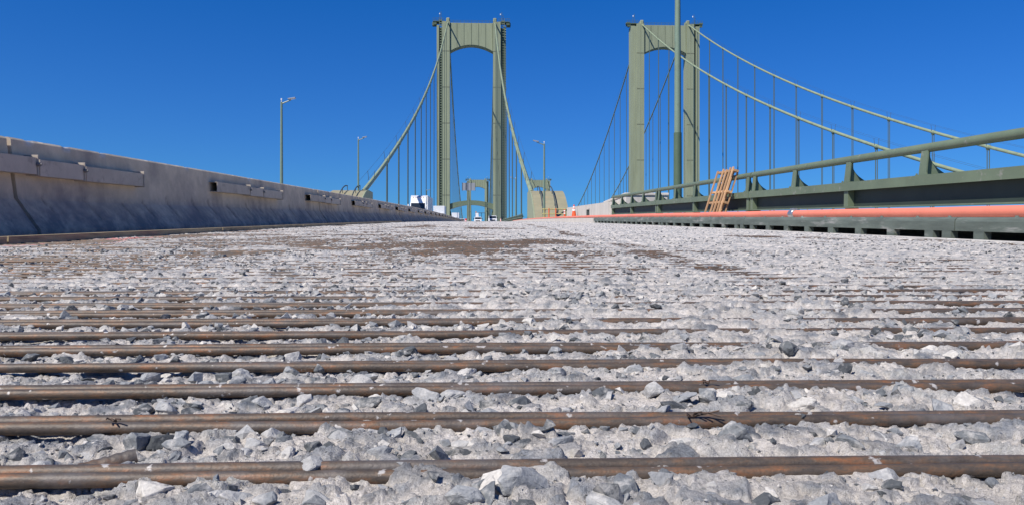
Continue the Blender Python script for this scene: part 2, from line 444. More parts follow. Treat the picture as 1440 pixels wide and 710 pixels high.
ROW0, ROWS = .602, .142
row_j = np.array([rnd.uniform(-.007, .007) for _ in range(600)])
def row_v(i): return ROW0 + ROWS * i + row_j[i % 600]
def ground(u, v):
    """height over the bar axis level, stone fraction, tone, exposed mask"""
    band = np.exp(-((v - 5.3 + .12 * u) / .8) ** 2) * np.clip((u + 2.6) / .8, 0, 1) * np.clip((1.35 - u) / .5, 0, 1)
    band2 = np.exp(-((v - 7.6) / 1.6) ** 2) * np.clip((u + 3.3) / .8, 0, 1) * np.clip((1.0 - u) / .8, 0, 1)
    track = np.exp(-((u - .93 - .02 * (v - 3) - .05 * np.sin(v * 1.3)) / .115) ** 4) * np.clip((v - 2.1) / .6, 0, 1)
    patch = np.exp(-((v - 7.0) / 1.3) ** 2 - ((u - 2.9) / .8) ** 2)
    patch = np.maximum(patch, .8 * np.exp(-((v - 2.0) / .45) ** 2 - ((u - 1.1) / .3) ** 2))
    left = .8 * np.clip((v - 5) / 1.5, 0, 1) * np.clip((-2.3 - u) / .5, 0, 1)
    n0 = fbm(u * 1.1 + 3.3, v * .55 + 7.7, 21, 4)
    ex = np.clip(np.maximum.reduce([band * .25, band2 * .10, track * .54, patch * .38, left * .22]) * (.1 + 1.8 * fbm(u * 7, v * 2.2, 31, 4)) + np.clip((n0 - .60) * 4, 0, .6), 0, 1)
    lft = np.clip((.25 - u) * 1.0, -.6, .6)                  # bars lie barer to the left
    cover = fbm(u * 2.3 + 11, v * 1.7, 41, 4) - .5
    h = -.0032 + .0050 * np.clip((v - .9) / 1.2, 0, 1) + .0030 * np.clip(u / (.25 * v + .2), 0, 1) * np.clip((v - .8) / .8, 0, 1) + .0050 * np.clip((v - 4.0) / 3.5, 0, 1) + .0015 * np.clip((v - 10) / 4, 0, 1) + .020 * cover - .0035 * lft + .006 * (fbm(u * 14, v * 14, 51, 4) - .5) * 2
    s1, p1, t1 = facets(u / .040 + .6 * fbm(u * 30, v * 30, 60, 2), v / .036, 61, .34)
    s2, p2, t2 = facets(u / .021 + 9, v / .019, 71, .46)
    s3, p3, t3 = facets(u / .0085 + 9, v / .0085, 81, .42)
    h = h + .0075 * s1 * (1 - .6 * ex) + .0050 * s2 * (1 - .5 * p1) + .0028 * s3
    h = h + .0035 * (fbm(u * 75, v * 75, 91, 4) - .5)
    i = np.round((v - ROW0) / ROWS).astype(int)
    rv = ROW0 + ROWS * i + row_j[np.clip(i, 0, 599)]
    dv = v - rv - .007
    gap = np.exp(-(np.abs(dv + .004) / .020) ** 4)
    h = h - .0048 * gap - .0150 * ex
    st = np.clip(.95 * p1 * np.clip(s1 * 3, 0, 1) + .75 * p2 * np.clip(s2 * 3, 0, 1) * (t2 < .6) + .6 * p3 * np.clip(s3 * 3, 0, 1) * (t3 < .35), 0, 1)
    st = st * np.clip(1.5 - 1.6 * fbm(u * 60, v * 60, 95, 3), 0, 1)
    return h, st, np.where(p1 > .2, t1, np.where(p2 > .2, t2, t3)), ex

# ------------------------------------------------------------------ setting: river, decks, stripped roadway
r = MB(); r.add([(-9000, -3000, -44), (9000, -3000, -44), (9000, 16000, -44), (-9000, 16000, -44)], [(0, 1, 2, 3)])
tag(r.build('river', M['water']), kind='structure')

def deck_sheet(name, u0, u1, vs, top, thick, m):
    b = MB(); P = []
    for v in vs:
        z = zd(v) + top
        P += [(u0, v, z), (u1, v, z), (u1, v, z - thick), (u0, v, z - thick)]
    F = []
    for i in range(len(vs) - 1):
        a = 4 * i; c = a + 4
        for k in range(4):
            F.append((a + k, a + (k + 1) % 4, c + (k + 1) % 4, c + k))
    F.append((0, 1, 2, 3)); n = 4 * (len(vs) - 1); F.append((n + 3, n + 2, n + 1, n))
    b.add(P, F)
    return b.build(name, m)
VS = [-30, 0] + list(range(5, 100, 5)) + list(range(100, 1170, 15))
tag(deck_sheet('bridge_deck', -13.0, 5.42, VS, -.05, .5, M['deck']), kind='structure')
VB = [0, 50, 84] + list(range(100, 1170, 15))
tag(deck_sheet('neighbour_bridge_deck', 64.6, 80.4, VB, -.05, .6, M['deck']), kind='structure')
tag(deck_sheet('walkway', 4.24, 5.40, [-6, 0, 5, 10, 15, 20, 25, 30, 40, 50, 60, 70, 80, 90, 110, 140, 180, 230, 290], .195, .07, M['walk']), kind='structure')
tag(deck_sheet('dark_gap_backing', 4.55, 4.70, [-6, 0, 5, 10, 15, 20, 25, 30], .123, .18, M['rail_dark']), kind='structure')  # dark sheet added behind the curb gaps to give their deep shade
tag(deck_sheet('concrete_kerb', 4.03, 4.20, [27.75, 30, 35, 40, 45, 50, 60, 70, 80, 90, 110, 140, 180, 230, 290], .19, .19, M['concrete']), kind='structure')
# far traffic lane surface on the other side of the barrier
tag(deck_sheet('traffic_lanes', -11.3, -4.05, VS[1:30], .01, .05, M['deck']), kind='structure')

NR, NC = 980, 760
vv = .24 * (72 / .24) ** (np.arange(NR) / (NR - 1))
t = np.linspace(-1, 1, NC)
U = np.zeros((NR, NC)); V = np.repeat(vv[:, None], NC, 1)
core = 0.78
for i, v in enumerate(vv):
    a = .74 * v + .06
    lo = -min(3.45, a); hi = min(4.02, a * 1.02)
    lo2 = -min(3.46, 1.3 + .95 * v); hi2 = min(4.03, 1.3 + .95 * v)
    c = (lo + hi) / 2; w = (hi - lo) / 2
    x = c + w * t / core
    x = np.where(t < -core, lo + (lo2 - lo) * (-t - core) / (1 - core), x)
    x = np.where(t > core, hi + (hi2 - hi) * (t - core) / (1 - core), x)
    U[i] = x
Hh, ST, TN, EX = ground(U, V)
paint = np.clip((fbm(U * 3, V * 1.2, 131, 4) - .50) * 8, 0, .8) * np.clip((-2.55 - U) / .25, 0, 1) * np.clip((V - 4.5) / 1, 0, 1) * np.clip((11 - V) / 2, 0, 1)
P3 = np.stack([U, V, zd_np(V) + Hh], -1).reshape(-1, 3)
idx = np.arange(NR * NC).reshape(NR, NC)
Q = np.stack([idx[:-1, :-1], idx[:-1, 1:], idx[1:, 1:], idx[1:, :-1]], -1).reshape(-1, 4)
def np_mesh(name, verts, faces, m, smooth, **attrs):
    me = bpy.data.meshes.new(name)
    k = faces.shape[1]
    me.vertices.add(len(verts)); me.vertices.foreach_set('co', verts.astype(np.float32).ravel())
    me.loops.add(faces.size); me.loops.foreach_set('vertex_index', faces.astype(np.int32).ravel())
    me.polygons.add(len(faces)); me.polygons.foreach_set('loop_start', np.arange(0, faces.size, k, dtype=np.int32))
    me.polygons.foreach_set('use_smooth', np.full(len(faces), smooth))
    me.materials.append(m)
    for a, d in attrs.items():
        at = me.attributes.new(a, 'FLOAT', 'POINT'); at.data.foreach_set('value', d.astype(np.float32).ravel())
    me.update(calc_edges=True); me.validate()
    return me
me = np_mesh('stripped_roadway', P3, Q, M['rubble'], True, stone=ST, tone=TN, paint=paint)
road = link('stripped_roadway', me)
tag(road, kind='structure')
road['label'] = 'rough pale concrete deck stripped down to its rusty bars'

# ---- rebar: pairs of bars across the road
def bar_mesh(seed, r_, n=10, seg=16, x0=-3.32, x1=3.99):
    rg = random.Random(seed); b = MB(); pts = []
    for i in range(seg + 1):
        pts.append((x0 + (x1 - x0) * i / seg, rg.uniform(-.0012, .0012), rg.uniform(-.0015, .0015)))
    b.tube(pts, r_, n)
    return b.mesh('rebar', M['rebar'], True)
bars = [bar_mesh(s, .0062 + .0003 * (s % 3 - 1)) for s in range(8)]
NB = 148
for i in range(-1, NB):
    v = row_v(i) if i >= 0 else ROW0 - ROWS
    tilt = rnd.uniform(-.004, .004)
    for k in (0, 1):
        o = link('rebar', bars[rnd.randrange(8)], road, (rnd.uniform(-.03, .03), v + k * .0144, zd(v) + rnd.uniform(-.0010, .0010) + k * .0014), (0, rnd.uniform(-.0008, .0008), tilt + rnd.uniform(-.0007, .0007)))
        if rnd.random() < .5: o.rotation_euler.y += PI; o.location.x += .67
b = MB()
for i in range(NB, 420):
    v = row_v(i)
    for k in (0, 1):
        b.tube([(-3.3, v + k * .0145, zd(v)), (3.98, v + k * .0145, zd(v))], .0067, 5, caps=False)
tag(b.build('rebar', M['rebar'], road, True), kind='stuff')
# loose tie wires twisted round a bar
def tie(u, v, seed, n_=3, k_=.5):
    rg = random.Random(seed); b = MB()
    for q in range(n_):
        a = rg.uniform(-1, 1); L = rg.uniform(.012, .022) * k_
        b.tube([(u + rg.uniform(-.006, .006), v - .004, zd(v) + .0065), (u + a * L * .6, v - .006, zd(v) + .010 + rg.uniform(0, .003)), (u + a * L + .004, v - .006 - .006 * k_, zd(v) + .010 + rg.uniform(-.004, .006) * k_)], .0008, 5)
    b.build('tie_wire', M['wire'], road)
tie(-.345, row_v(1), 1); tie(.205, row_v(1), 2, 5, 1); tie(.26, row_v(2), 3)
b = MB(); p_, q_ = Vector((-.335, .628, zd(.64) - .009)), Vector((-.285, .654, zd(.64) + .001))
b.tube([p_.lerp(q_, i_ / 20) for i_ in range(21)], [.0078 if i_ % 3 == 0 else .0072 for i_ in range(21)], 12)
b.build('rebar_stub', M['rebar'], road, True)

# ---- stones
def ico(sub):
    bm = bmesh.new(); bmesh.ops.create_icosphere(bm, subdivisions=sub, radius=1)
    vs = np.array([v.co[:] for v in bm.verts]); fs = np.array([[v.index for v in f.verts] for f in bm.faces]); bm.free()
    return vs, fs
ICO = {1: ico(1), 2: ico(2), 3: ico(3)}
rg = np.random.default_rng(5)
def hull_stone(npts, bevel, seed):
    """angular piece of crushed rock: convex hull of points near an ellipsoid, edges knocked off"""
    q = np.random.default_rng(seed)
    p = q.normal(size=(npts, 3)); p /= np.linalg.norm(p, axis=1)[:, None]
    p *= q.uniform(.8, 1.1, (npts, 1)); p *= np.array([1, q.uniform(.62, .95), q.uniform(.5, .85)])
    bm = bmesh.new()
    for c in p: bm.verts.new(c)
    r_ = bmesh.ops.convex_hull(bm, input=bm.verts)
    bmesh.ops.delete(bm, geom=[g for g in r_['geom_interior'] if isinstance(g, bmesh.types.BMVert)], context='VERTS')
    bmesh.ops.dissolve_limit(bm, angle_limit=R(9), verts=bm.verts, edges=bm.edges)
    if bevel: bmesh.ops.bevel(bm, geom=list(bm.edges), offset=bevel, segments=1, affect='EDGES')
    bmesh.ops.triangulate(bm, faces=bm.faces)
    if bevel:
        bmesh.ops.subdivide_edges(bm, edges=[e_ for e_ in bm.edges if e_.calc_length() > .3], cuts=2, use_grid_fill=True)
        bmesh.ops.triangulate(bm, faces=bm.faces)
        ph = q.uniform(0, 6, 6)
        for w in bm.verts:
            c = w.co; n = c.normalized()
            c += n * (.035 * math.sin(7 * c.x + ph[0]) * math.sin(6 * c.y + ph[1]) + .025 * math.sin(11 * c.z + ph[2] + 5 * c.x) + .012 * q.normal())
    bm.verts.index_update()
    vs = np.array([v.co[:] for v in bm.verts]); fs = np.array([[v.index for v in f.verts] for f in bm.faces]); bm.free()
    return vs, fs
T_hi = [hull_stone(14 + k % 9, .05, 100 + k) for k in range(18)]
T_mid = [hull_stone(10 + k % 5, 0, 200 + k) for k in range(26)]
T_lo = [hull_stone(8 + k % 2, 0, 300 + k) for k in range(26)]
hi_mesh = [np_mesh('stone', p, f, M['stone'], False) for p, f in T_hi]

def scatter(n, v0, v1, rmin, rmax, wide, pad=.08):
    v = np.sqrt(rg.uniform(v0 ** 2, v1 ** 2, n)) if v1 < 4.5 else rg.uniform(v0, v1, n)
    half = np.minimum(wide * v + pad, 9)
    u = rg.uniform(-1, 1, n) * half
    ok = (u > -3.4) & (u < 3.98)
    u, v = u[ok], v[ok]
    s = rmin * (rmax / rmin) ** (rg.random(len(u)) ** 1.5)
    h, st, tn, ex = ground(u, v)
    keep = (rg.random(len(u)) > ex * .45) & (fbm(u * 3, v * 3, 141, 3) > .38) & (rg.random(len(u)) > np.clip(.25 + .35 * u / (v + .3), 0, .6))
    i = np.round((v - ROW0) / ROWS); dv = np.abs(v - (ROW0 + ROWS * i) - .01)
    keep &= ~((dv < .022) & (rg.random(len(u)) < .8))
    return u[keep], v[keep], s[keep], h[keep]
su, sv, ss, sh = scatter(12000, .40, 2.1, .0022, .0180, .72)
key = ss / sv; order = np.argsort(-key)
named = order[:296]; rest = order[296:]
for q in named:
    r_ = float(ss[q]); z = zd(float(sv[q])) + float(sh[q]) + r_ * rnd.uniform(-.45, .15)
    link('stone', hi_mesh[rnd.randrange(18)], road, (float(su[q]), float(sv[q]), z), (rnd.uniform(-.6, .6), rnd.uniform(-.6, .6), rnd.uniform(0, 6.28)), (r_ * rnd.uniform(.9, 1.35), r_ * rnd.uniform(.8, 1.1), r_ * rnd.uniform(.7, 1.0)))
# a few big lumps seen at the lower edge of the picture
for (u, v, r_) in ((.018, .555, .027), (-.118, .560, .022), (.135, .575, .015), (-.02, .665, .017), (.065, .668, .021), (-.36, .655, .02), (.185, .665, .02), (-.175, .565, .016), (.31, .585, .02), (-.245, .58, .017)):
    h = float(ground(np.array([u]), np.array([v]))[0][0])
    link('stone', hi_mesh[rnd.randrange(18)], road, (u, v, zd(v) + h - r_ * .1), (rnd.uniform(-.4, .4), rnd.uniform(-.4, .4), rnd.uniform(0, 6.28)), (r_ * 1.15, r_ * .85, r_ * .85))
def batch(u, v, s, h, templ):
    """all stones that use one template at a time, as plain arrays"""
    which = rg.integers(0, len(templ), len(u)); outV, outF, outT = [], [], []; o = 0
    for ti_, (T, F) in enumerate(templ):
        q = which == ti_; n = int(q.sum())
        if not n: continue
        uu, vv_, s_, h_ = u[q], v[q], s[q], h[q]
        a = rg.uniform(0, 2 * PI, n); ca, sa = np.cos(a)[:, None], np.sin(a)[:, None]
        ti = rg.uniform(-.6, .6, n); ct, st_ = np.cos(ti)[:, None], np.sin(ti)[:, None]
        X, Y, Z = T[None, :, 0], T[None, :, 1], T[None, :, 2]
        Y2 = Y * ct - Z * st_; Z2 = Y * st_ + Z * ct
        X3 = X * ca - Y2 * sa; Y3 = X * sa + Y2 * ca
        up = rg.uniform(-.5, .2, n)
        W = np.stack([X3 * s_[:, None] + uu[:, None], Y3 * s_[:, None] + vv_[:, None], Z2 * s_[:, None] + (zd_np(vv_) + h_ + up * s_)[:, None]], -1)
        outV.append(W.reshape(-1, 3)); outF.append((F[None] + (np.arange(n) * len(T))[:, None, None]).reshape(-1, 3) + o)
        outT.append(np.repeat(rg.random(n), len(T))); o += n * len(T)
    return np.concatenate(outV), np.concatenate(outF), np.concatenate(outT)
lots = [(su[rest], sv[rest], ss[rest], sh[rest], T_mid), scatter(16000, .42, 1.5, .0008, .003, .72) + (T_lo,), scatter(5000, .40, 2.1, .004, .016, .5, 1.4) + (T_lo,)]
lots.append(scatter(23000, 2.0, 4.4, .0032, .0155, .74, .6) + (T_mid,))
lots.append(scatter(30000, 4.2, 8, .005, .0165, .78) + (T_lo,))
lots.append(scatter(22000, 8, 21, .008, .022, .9) + (T_lo,))
lots.append(scatter(16000, 21, 66, .011, .026, .9) + (T_lo,))
VV, FF, TT = [], [], []; off = 0
for (u, v, s, h, T) in lots:
    w, f, tn = batch(u, v, s, h, T)
    VV.append(w); FF.append(f + off); TT.append(tn); off += len(w)
me = np_mesh('loose_stones', np.concatenate(VV), np.concatenate(FF), M['stones'], False, tone=np.concatenate(TT))
tag(link('loose_stones', me, road), kind='stuff')

# ------------------------------------------------------------------ left concrete barrier
BX = -3.62                                                     # road-side foot of the barrier
PROF = [(0, 0), (0, .075), (-.06, .16), (-.13, .26), (-.18, .33), (-.20, .50), (-.215, .66), (-.226, .793), (-.247, .81), (-.358, .81), (-.372, .79), (-.40, .5), (-.42, .33), (-.6, .075), (-.6, 0)]
PROF2 = []
for (p_, q_) in zip(PROF[:7], PROF[1:8]):
    for k_ in range(3): PROF2.append((p_[0] + (q_[0] - p_[0]) * k_ / 3, p_[1] + (q_[1] - p_[1]) * k_ / 3))
PROF2 += PROF[7:]
PROF2 = [(x, z * 1.04) for x, z in PROF2]
def barrier_mesh(seed):
    rg_ = random.Random(seed); L = 5.97; n = 150; b = MB(); k = len(PROF2); vs = []; fs = []
    chips = [(rg_.uniform(.1, 5.8), rg_.uniform(.03, .08), rg_.uniform(.006, .018)) for _ in range(4)]
    gouges = [(.35 + i * .72 + rg_.uniform(-.12, .12), rg_.uniform(.03, .06), rg_.uniform(.5, 1), rg_.uniform(.16, .24), rg_.uniform(.33, .42)) for i in range(8)]  # slanted gouges: shallow dents with their recess shade painted dark brown
    foot_dark, gouge_shade, spall = [], [], []
    J0 = 21
    for i in range(n + 1):
        y = L * i / n
        for j, (x, z) in enumerate(PROF2):
            dx = dz = 0; g_ = s_ = p_ = 0
            if J0 <= j <= J0 + 1:
                for (c, w, dp) in chips:
                    g = max(0, 1 - abs(y - c) / w); dz -= dp * g * (1 if j == J0 else .7); dx -= dp * .7 * g
                    p_ = max(p_, min(1, g * 3))
                dz += rg_.uniform(-.0010, .0010)
            elif 1 <= j < J0: dx += rg_.uniform(-.0015, .0015)
            if j < J0:
                g_ = max(0, min(1, (.50 - z) / .32))  # darker towards the foot
                for (c, w, a_, z0, z1) in gouges:
                    if z0 < z < z1:
                        yy = c - (z - z0) * .55
                        q = a_ * max(0, 1 - (abs(y - yy) / w) ** 2); s_ = max(s_, q)
            dx -= .012 * s_
            foot_dark.append(g_); gouge_shade.append(s_); spall.append(p_)
            vs.append((x + dx, y, z + dz))
    for i in range(n):
        for j in range(k):
            j2 = (j + 1) % k
            fs.append((i * k + j, i * k + j2, (i + 1) * k + j2, (i + 1) * k + j))
    fs.append(tuple(range(k))); fs.append(tuple(n * k + j for j in range(k - 1, -1, -1)))
    b.add(vs, fs)
    me_ = b.mesh('concrete_barrier', M['barrier'], True)
    for nm, d in (('foot_dark', foot_dark), ('gouge_shade', gouge_shade), ('spall', spall)):
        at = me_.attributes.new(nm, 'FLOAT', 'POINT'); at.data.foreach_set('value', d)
    return me_
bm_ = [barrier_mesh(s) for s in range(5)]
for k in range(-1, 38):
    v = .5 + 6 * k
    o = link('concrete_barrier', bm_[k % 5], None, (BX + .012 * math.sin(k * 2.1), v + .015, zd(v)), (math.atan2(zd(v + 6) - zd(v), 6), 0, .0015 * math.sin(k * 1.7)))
    lab = {-1: 'concrete barrier section at the left picture edge, beside the camera', 0: 'nearest stained concrete barrier section, running in from the left picture edge',
           1: 'second concrete barrier section from the left, past the first open seam', 2: 'third concrete barrier section from the left, below the nearest left lamp post'}.get(k, ORDN[k + 1] + ' concrete barrier section of the left row, counted from the picture edge' if k < 14 else 'tiny concrete barrier section at the far end of the row, towards the tower')
    tag(o, lab, 'barrier', 'concrete barrier sections left of the stripped deck')
def splice():
    e = empty('splice_box', (0, 0, 0))
    fx = .0                                                      # local x 0 = barrier face at that height
    for (a, c, z0) in ((0, 1.55, 0), (1.60, 2.32, -.012), (2.37, 3.6, -.02)):
        b = MB()
        b.box(.102, .110, a, c, .545 + z0, .685 + z0); b.box(-.03, .1015, a, c, .677 + z0, .685 + z0); b.box(-.03, .1015, a, c, .545 + z0, .553 + z0)
        b.build('box_cover', M['splice'], e)
        b = MB(); b.bbox(-.03, .122, c + .002, c + .016, .535 + z0, .708 + z0, .003); b.build('end_plate', M['splice'], e)
        if a > 0:
            b = MB(); b.tube([(-.02, a - .045, .64 + z0), (.15, a - .045, .64 + z0)], .010, 8); b.tube([(.112, a - .045, .64 + z0), (.135, a - .045, .64 + z0)], .02, 6)
            b.build('bolt', M['bolt'], e)
    return e
proto = splice()
for k in range(-1, 30):
    j = 6.5 + 6 * k
    o = proto if k == -1 else copy_tree(proto)
    o.location = (BX - .208, j - 1.38, zd(j - 1.38)); o.rotation_euler = (pitch(j), 0, 0)
    lab = {-1: 'steel splice box on the barrier at the left picture edge', 0: 'largest steel splice box, bolted across the nearest barrier seam', 1: 'second steel splice box with black open end, left of the nearest lamp post'}.get(k, ORDN[k + 2] + ' steel splice box with black open end on the left barrier row' if k < 13 else 'tiny far splice box with black open end, low on the barrier row')
    tag(o, lab, 'splice box', 'steel splice boxes on the barrier')
# timber strip at the barrier foot
b = MB(); pv = []
for i in range(60):
    v = 1.0 + i * .55
    pv.append(v)
x0, x1 = -3.29, -3.22
for s0 in range(0, 56, 8):
    bb = MB(); vs = []; fs = []
    for q in range(9):
        v = pv[s0 + q] + (.01 if q == 0 else -.01 if q == 8 else 0); z = zd(v)
        w = .006 * math.sin(v * 1.3)
        vs += [(x0 + w, v, z - .03), (x1 + w, v, z - .03), (x1 + w, v, z + .058), (x0 + w, v, z + .058)]
    for q in range(8):
        for c in range(4): fs.append((q * 4 + c, q * 4 + (c + 1) % 4, q * 4 + 4 + (c + 1) % 4, q * 4 + 4 + c))
    fs.append((0, 1, 2, 3)); fs.append((35, 34, 33, 32))
    bb.add(vs, fs)
    o = bb.build('timber_strip', M['timber'])
    lab = {0: 'weathered timber strip lying along the barrier foot, out of the left frame edge', 8: 'weathered timber strip at the barrier foot, nearest one in the picture'}.get(s0, ORDN[s0 // 8] + ' visible weathered timber strip along the foot of the barrier row')
    tag(o, lab, 'timber strip', 'timber strips along the barrier foot')

# ------------------------------------------------------------------ right steel curb, hose, railing
def curb():
    e = empty('steel_curb', (0, 0, 0)); L = 5.28
    b = MB()
    prof = [(0, .085), (0, .165), (.008, .185), (.022, .197), (.045, .202), (.17, .202), (.17, .085)]
    b.prism(prof, 1, .004, L - .004)
    b.build('curb_beam', M['curb_green'], e)
    b = MB(); b.bbox(-.075, -.03, .01, L - .01, -.03, .022, .006); b.build('edge_strip', M['walk'], e)
    ys = [.115] + [.375 + .66 * i + .0 for i in range(8)]
    for y in [.11] + [.375 + .655 * i for i in range(8)]:
        b = MB(); b.box(-.003, .06, y - .065, y + .065, -.03, .0845); b.build('spacer_block', M['curb_green'], e)
    for y in [.2] + [.7 + .655 * i for i in range(7)]:
        b = MB(); b.tube([(.08, y, .20), (.08, y, .214)], [.018, .012], 8); b.build('bolt_head', M['curb_green'], e)
    return e
proto = curb()
for i, v in enumerate([-4.11, 1.17, 6.45, 11.73, 17.01, 22.29]):
    o = proto if i == 0 else copy_tree(proto)
    o.location = (4.04, v, zd(v)); o.rotation_euler = (math.atan2(zd(v + 5.28) - zd(v), 5.28), 0, 0)
    tag(o, ['scraped green steel curb on spacer blocks, beside the camera', 'scraped green steel curb section at the right picture edge',
            'scarred green steel curb section under the hose clamp', 'green steel curb section in front of the leaning pallet',
            'green steel curb section just beyond the leaning pallet', 'farthest green steel curb section, ending at the pale concrete kerb'][i], 'curb', 'green steel curbs along the right deck edge')
# hose
e = empty('hose', (4.45, 6, zd(6) + .2))
pts = []
for i in range(0, 150):
    v = -3 + i * .35 if i < 110 else 35.5 + (i - 110) * 1.8
    pts.append((4.40 + .035 * math.sin(v * .55) + .02 * math.sin(v * 1.7) - 4.45, v - 6, zd(v) + .195 + .052 - zd(6) - .2 + .002 * math.sin(v * 2.3)))
b = MB(); b.tube(pts, .051, 12); b.build('hose_line', M['hose'], e, True)
v = 10.75; i = min(range(len(pts)), key=lambda q: abs(pts[q][1] + 6 - v)); p = Vector(pts[i]); d = (Vector(pts[i + 1]) - p).normalized()
b = MB(); b.tube([p - d * .10, p - d * .06, p - d * .055, p + d * .055, p + d * .06, p + d * .10], [.056, .056, .061, .061, .056, .056], 14)
b.box(p.x - .03, p.x + .03, p.y - .05, p.y + .05, p.z + .055, p.z + .078)
b.build('hose_clamp', M['clamp'], e, True)
tag(e, 'long salmon orange hose lying along the green steel curb', 'hose')

POST = [.17, 1.985, 3.80, 5.615, 7.43]
def gusset(y):
    b = MB()
    g = [(.012, .001)]
    for q in range(9):
        tt = q / 8; g.append((.045 + .23 * (1 - tt) ** 2.2, .003 + .255 * tt))
    g.append((.02, .258))
    b.prism([(x + (z) * .14, z) for x, z in g], 1, y - .008, y + .008)
    return b
def rail_panel():
    e = empty('bridge_railing', (0, 0, 0)); L = 7.58
    b = MB()
    b.box(-.06, -.045, .01, L, .56, .675); b.box(-.0445, .16, .01, L, .655, .675)
    b.build('top_flange', M['rail_green'], e)
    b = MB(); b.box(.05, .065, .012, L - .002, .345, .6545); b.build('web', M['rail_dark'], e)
    b = MB(); b.box(-.04, .16, .01, L, .328, .3445); b.build('bottom_flange', M['rail_green'], e)
    for y in (.10, 3.80, L - .09):
        b = MB(); b.box(-.035, .0495, y - .06, y + .06, .346, .559); b.build('stiffener', M['rail_green'], e)
        b = MB(); b.box(-.02, .12, y - .05, y + .05, .19, .327); b.build('foot_block', M['rail_green'], e)
    for y in POST:
        b = MB()
        lean = .025
        vs = [(-.035, y - .075, .676), (-.02, y - .075, .676), (-.02, y + .075, .676), (-.035, y + .075, .676), (-.035 + lean, y - .065, .955), (-.02 + lean, y - .065, .955), (-.02 + lean, y + .065, .955), (-.035 + lean, y + .065, .955)]
        b.add(vs, [(0, 1, 2, 3), (4, 5, 6, 7), (0, 1, 5, 4), (1, 2, 6, 5), (2, 3, 7, 6), (3, 0, 4, 7)])
        b.box(-.05, .28, y - .12, y + .12, .6755, .683)
        for (bx, by) in ((-.04, -.1), (-.04, .1), (.22, -.05), (.22, .05)):
            b.tube([(bx, y + by, .683), (bx, y + by, .7)], .012, 6)
        p = b.build('post', M['rail_green'], e)
        g = gusset(y)
        for i, q in enumerate(g.v): g.v[i] = (q[0] - .032, q[1], q[2] + .684)
        g.build('gusset', M['rail_green'], p)
    b = MB(); b.tube([(.03, .02, .985), (.03, L - .02, .985)], .052, 14); b.tube([(.03, -.03, .985), (.03, .02, .985)], .034, 12)
    b.build('handrail', M['rail_green'], e, True)
    return e
proto = rail_panel()
vs_ = [-8.6, -1.0, 6.6, 14.2, 21.8] + [92 + 7.6 * i for i in range(24)]
for i, v in enumerate(vs_):
    o = proto if i == 0 else copy_tree(proto)
    u = 5.02 if v < 80 else 4.95
    o.location = (u, v, zd(v)); o.rotation_euler = (math.atan2(zd(v + 7.6) - zd(v), 7.6), 0, 0)
    tag(o, {0: 'green steel bridge railing behind the camera', 1: 'green steel bridge railing panel beside the camera', 2: 'green steel bridge railing panel at the right picture edge',
            3: 'green steel bridge railing panel that the wooden pallet leans on', 4: 'green steel bridge railing panel that ends at the concrete parapet'}.get(i, 'distant green bridge railing panel beyond the right cable anchorage'), 'railing', 'green railing panels on the right deck edge')

# ------------------------------------------------------------------ pallet leaning on the railing
e = empty('wooden_pallet', (4.63, 14.93, zd(14.93) + .2))
e.rotation_euler = (pitch(15) , R(17.0), 0)
W, H_ = 1.12, 1.02
for k, y in enumerate([0, .17, .40, .62, 1.0]):
    b = MB(); b.box(-.010, .010, y, y + (.075 if k else .07), 0, H_ + rnd.uniform(-.02, .02)); b.build('slat', M['pallet'], e)
for k, y in enumerate([.03, .29, .52, .74]):
    b = MB(); b.box(.109, .127, y, y + .06, 0.01, H_ - .03 + rnd.uniform(-.02, .02)); b.build('slat', M['pallet'], e)
for z in (.03, .30, .52, .95):
    b = MB(); b.box(.0105, .1085, -.02, W - .06, z, z + .042); b.build('stringer', M['pallet'], e)
tag(e, 'slatted bare wooden pallet leaning against the green railing', 'pallet')

# ------------------------------------------------------------------ lamp posts
def lamp(u, v, h, r0, arm, label, double=False):
    e = empty('lamp_post', (u, v, zd(v) - .2))
    b = MB(); b.tube([(0, 0, 0), (0, 0, h * .5), (0, 0, h)], [r0, r0 * .86, r0 * .62], 14); b.build('pole', M['pole_green'], e, True)
    b = MB(); b.tube([(0, 0, 0), (0, 0, h * .33)], [r0 * 1.12, r0 * 1.04], 14); b.build('pole_lower', M['pole_lower'], e, True) if double else None  # darker, slightly wider lower third, on the thick post only
    b = MB(); b.bbox(-.3, .3, -.3, .3, -.25, .04, .03); b.tube([(0, 0, .04), (0, 0, .4)], [r0 * 1.5, r0 * 1.15], 12); b.build('base_plate', M['pole_green'], e)
    b = MB(); b.tube([(0, 0, h - .12), (arm * .35, 0, h - .02), (arm, 0, h + .14)], [r0 * .5, r0 * .4, r0 * .3], 8); b.build('arm', M['pole_green'], e, True)
    b = MB()
    s = 1 if arm > 0 else -1
    x0, x1 = sorted((arm * .7, arm * 1.5))
    Mx = Matrix.Translation((0, 0, h + .1)) @ Matrix.Rotation(-s * R(10), 4, 'Y')
    b.bbox(x0, x1, -.12, .12, -.02, .06, .02, M=Mx); hd = b.build('lamp_head', M['grey_sign'], e)
    b = MB(); b.box(x0 + .1, x1 - .08, -.10, .10, -.034, -.021, M=Mx); b.build('lens', M['ctop'], hd)
    b = MB(); b.tube([(0, 0, h), (0, 0, h + .12)], .03, 8); b.tube([(0, 0, h + .12), (0, 0, h + .24)], .05, 8); b.build('photocell', M['white'], e)
    return tag(e, label, 'lamp post', 'green lamp posts along both deck edges')
lamp(6.42, 25.0, 9.6, .125, -.8, 'tall thick green lamp post cut off by the top of the picture', True)
lamp(-13.1, 51.5, 8.05, .115, .62, 'green lamp post behind the barrier, the larger of the two on the left')
lamp(-13.1, 83.5, 9.05, .115, .62, 'green lamp post beside the left cable anchorage')
lamp(6.25, 76.0, 7.9, .115, -.75, 'green lamp post rising in front of the right cable anchorage')
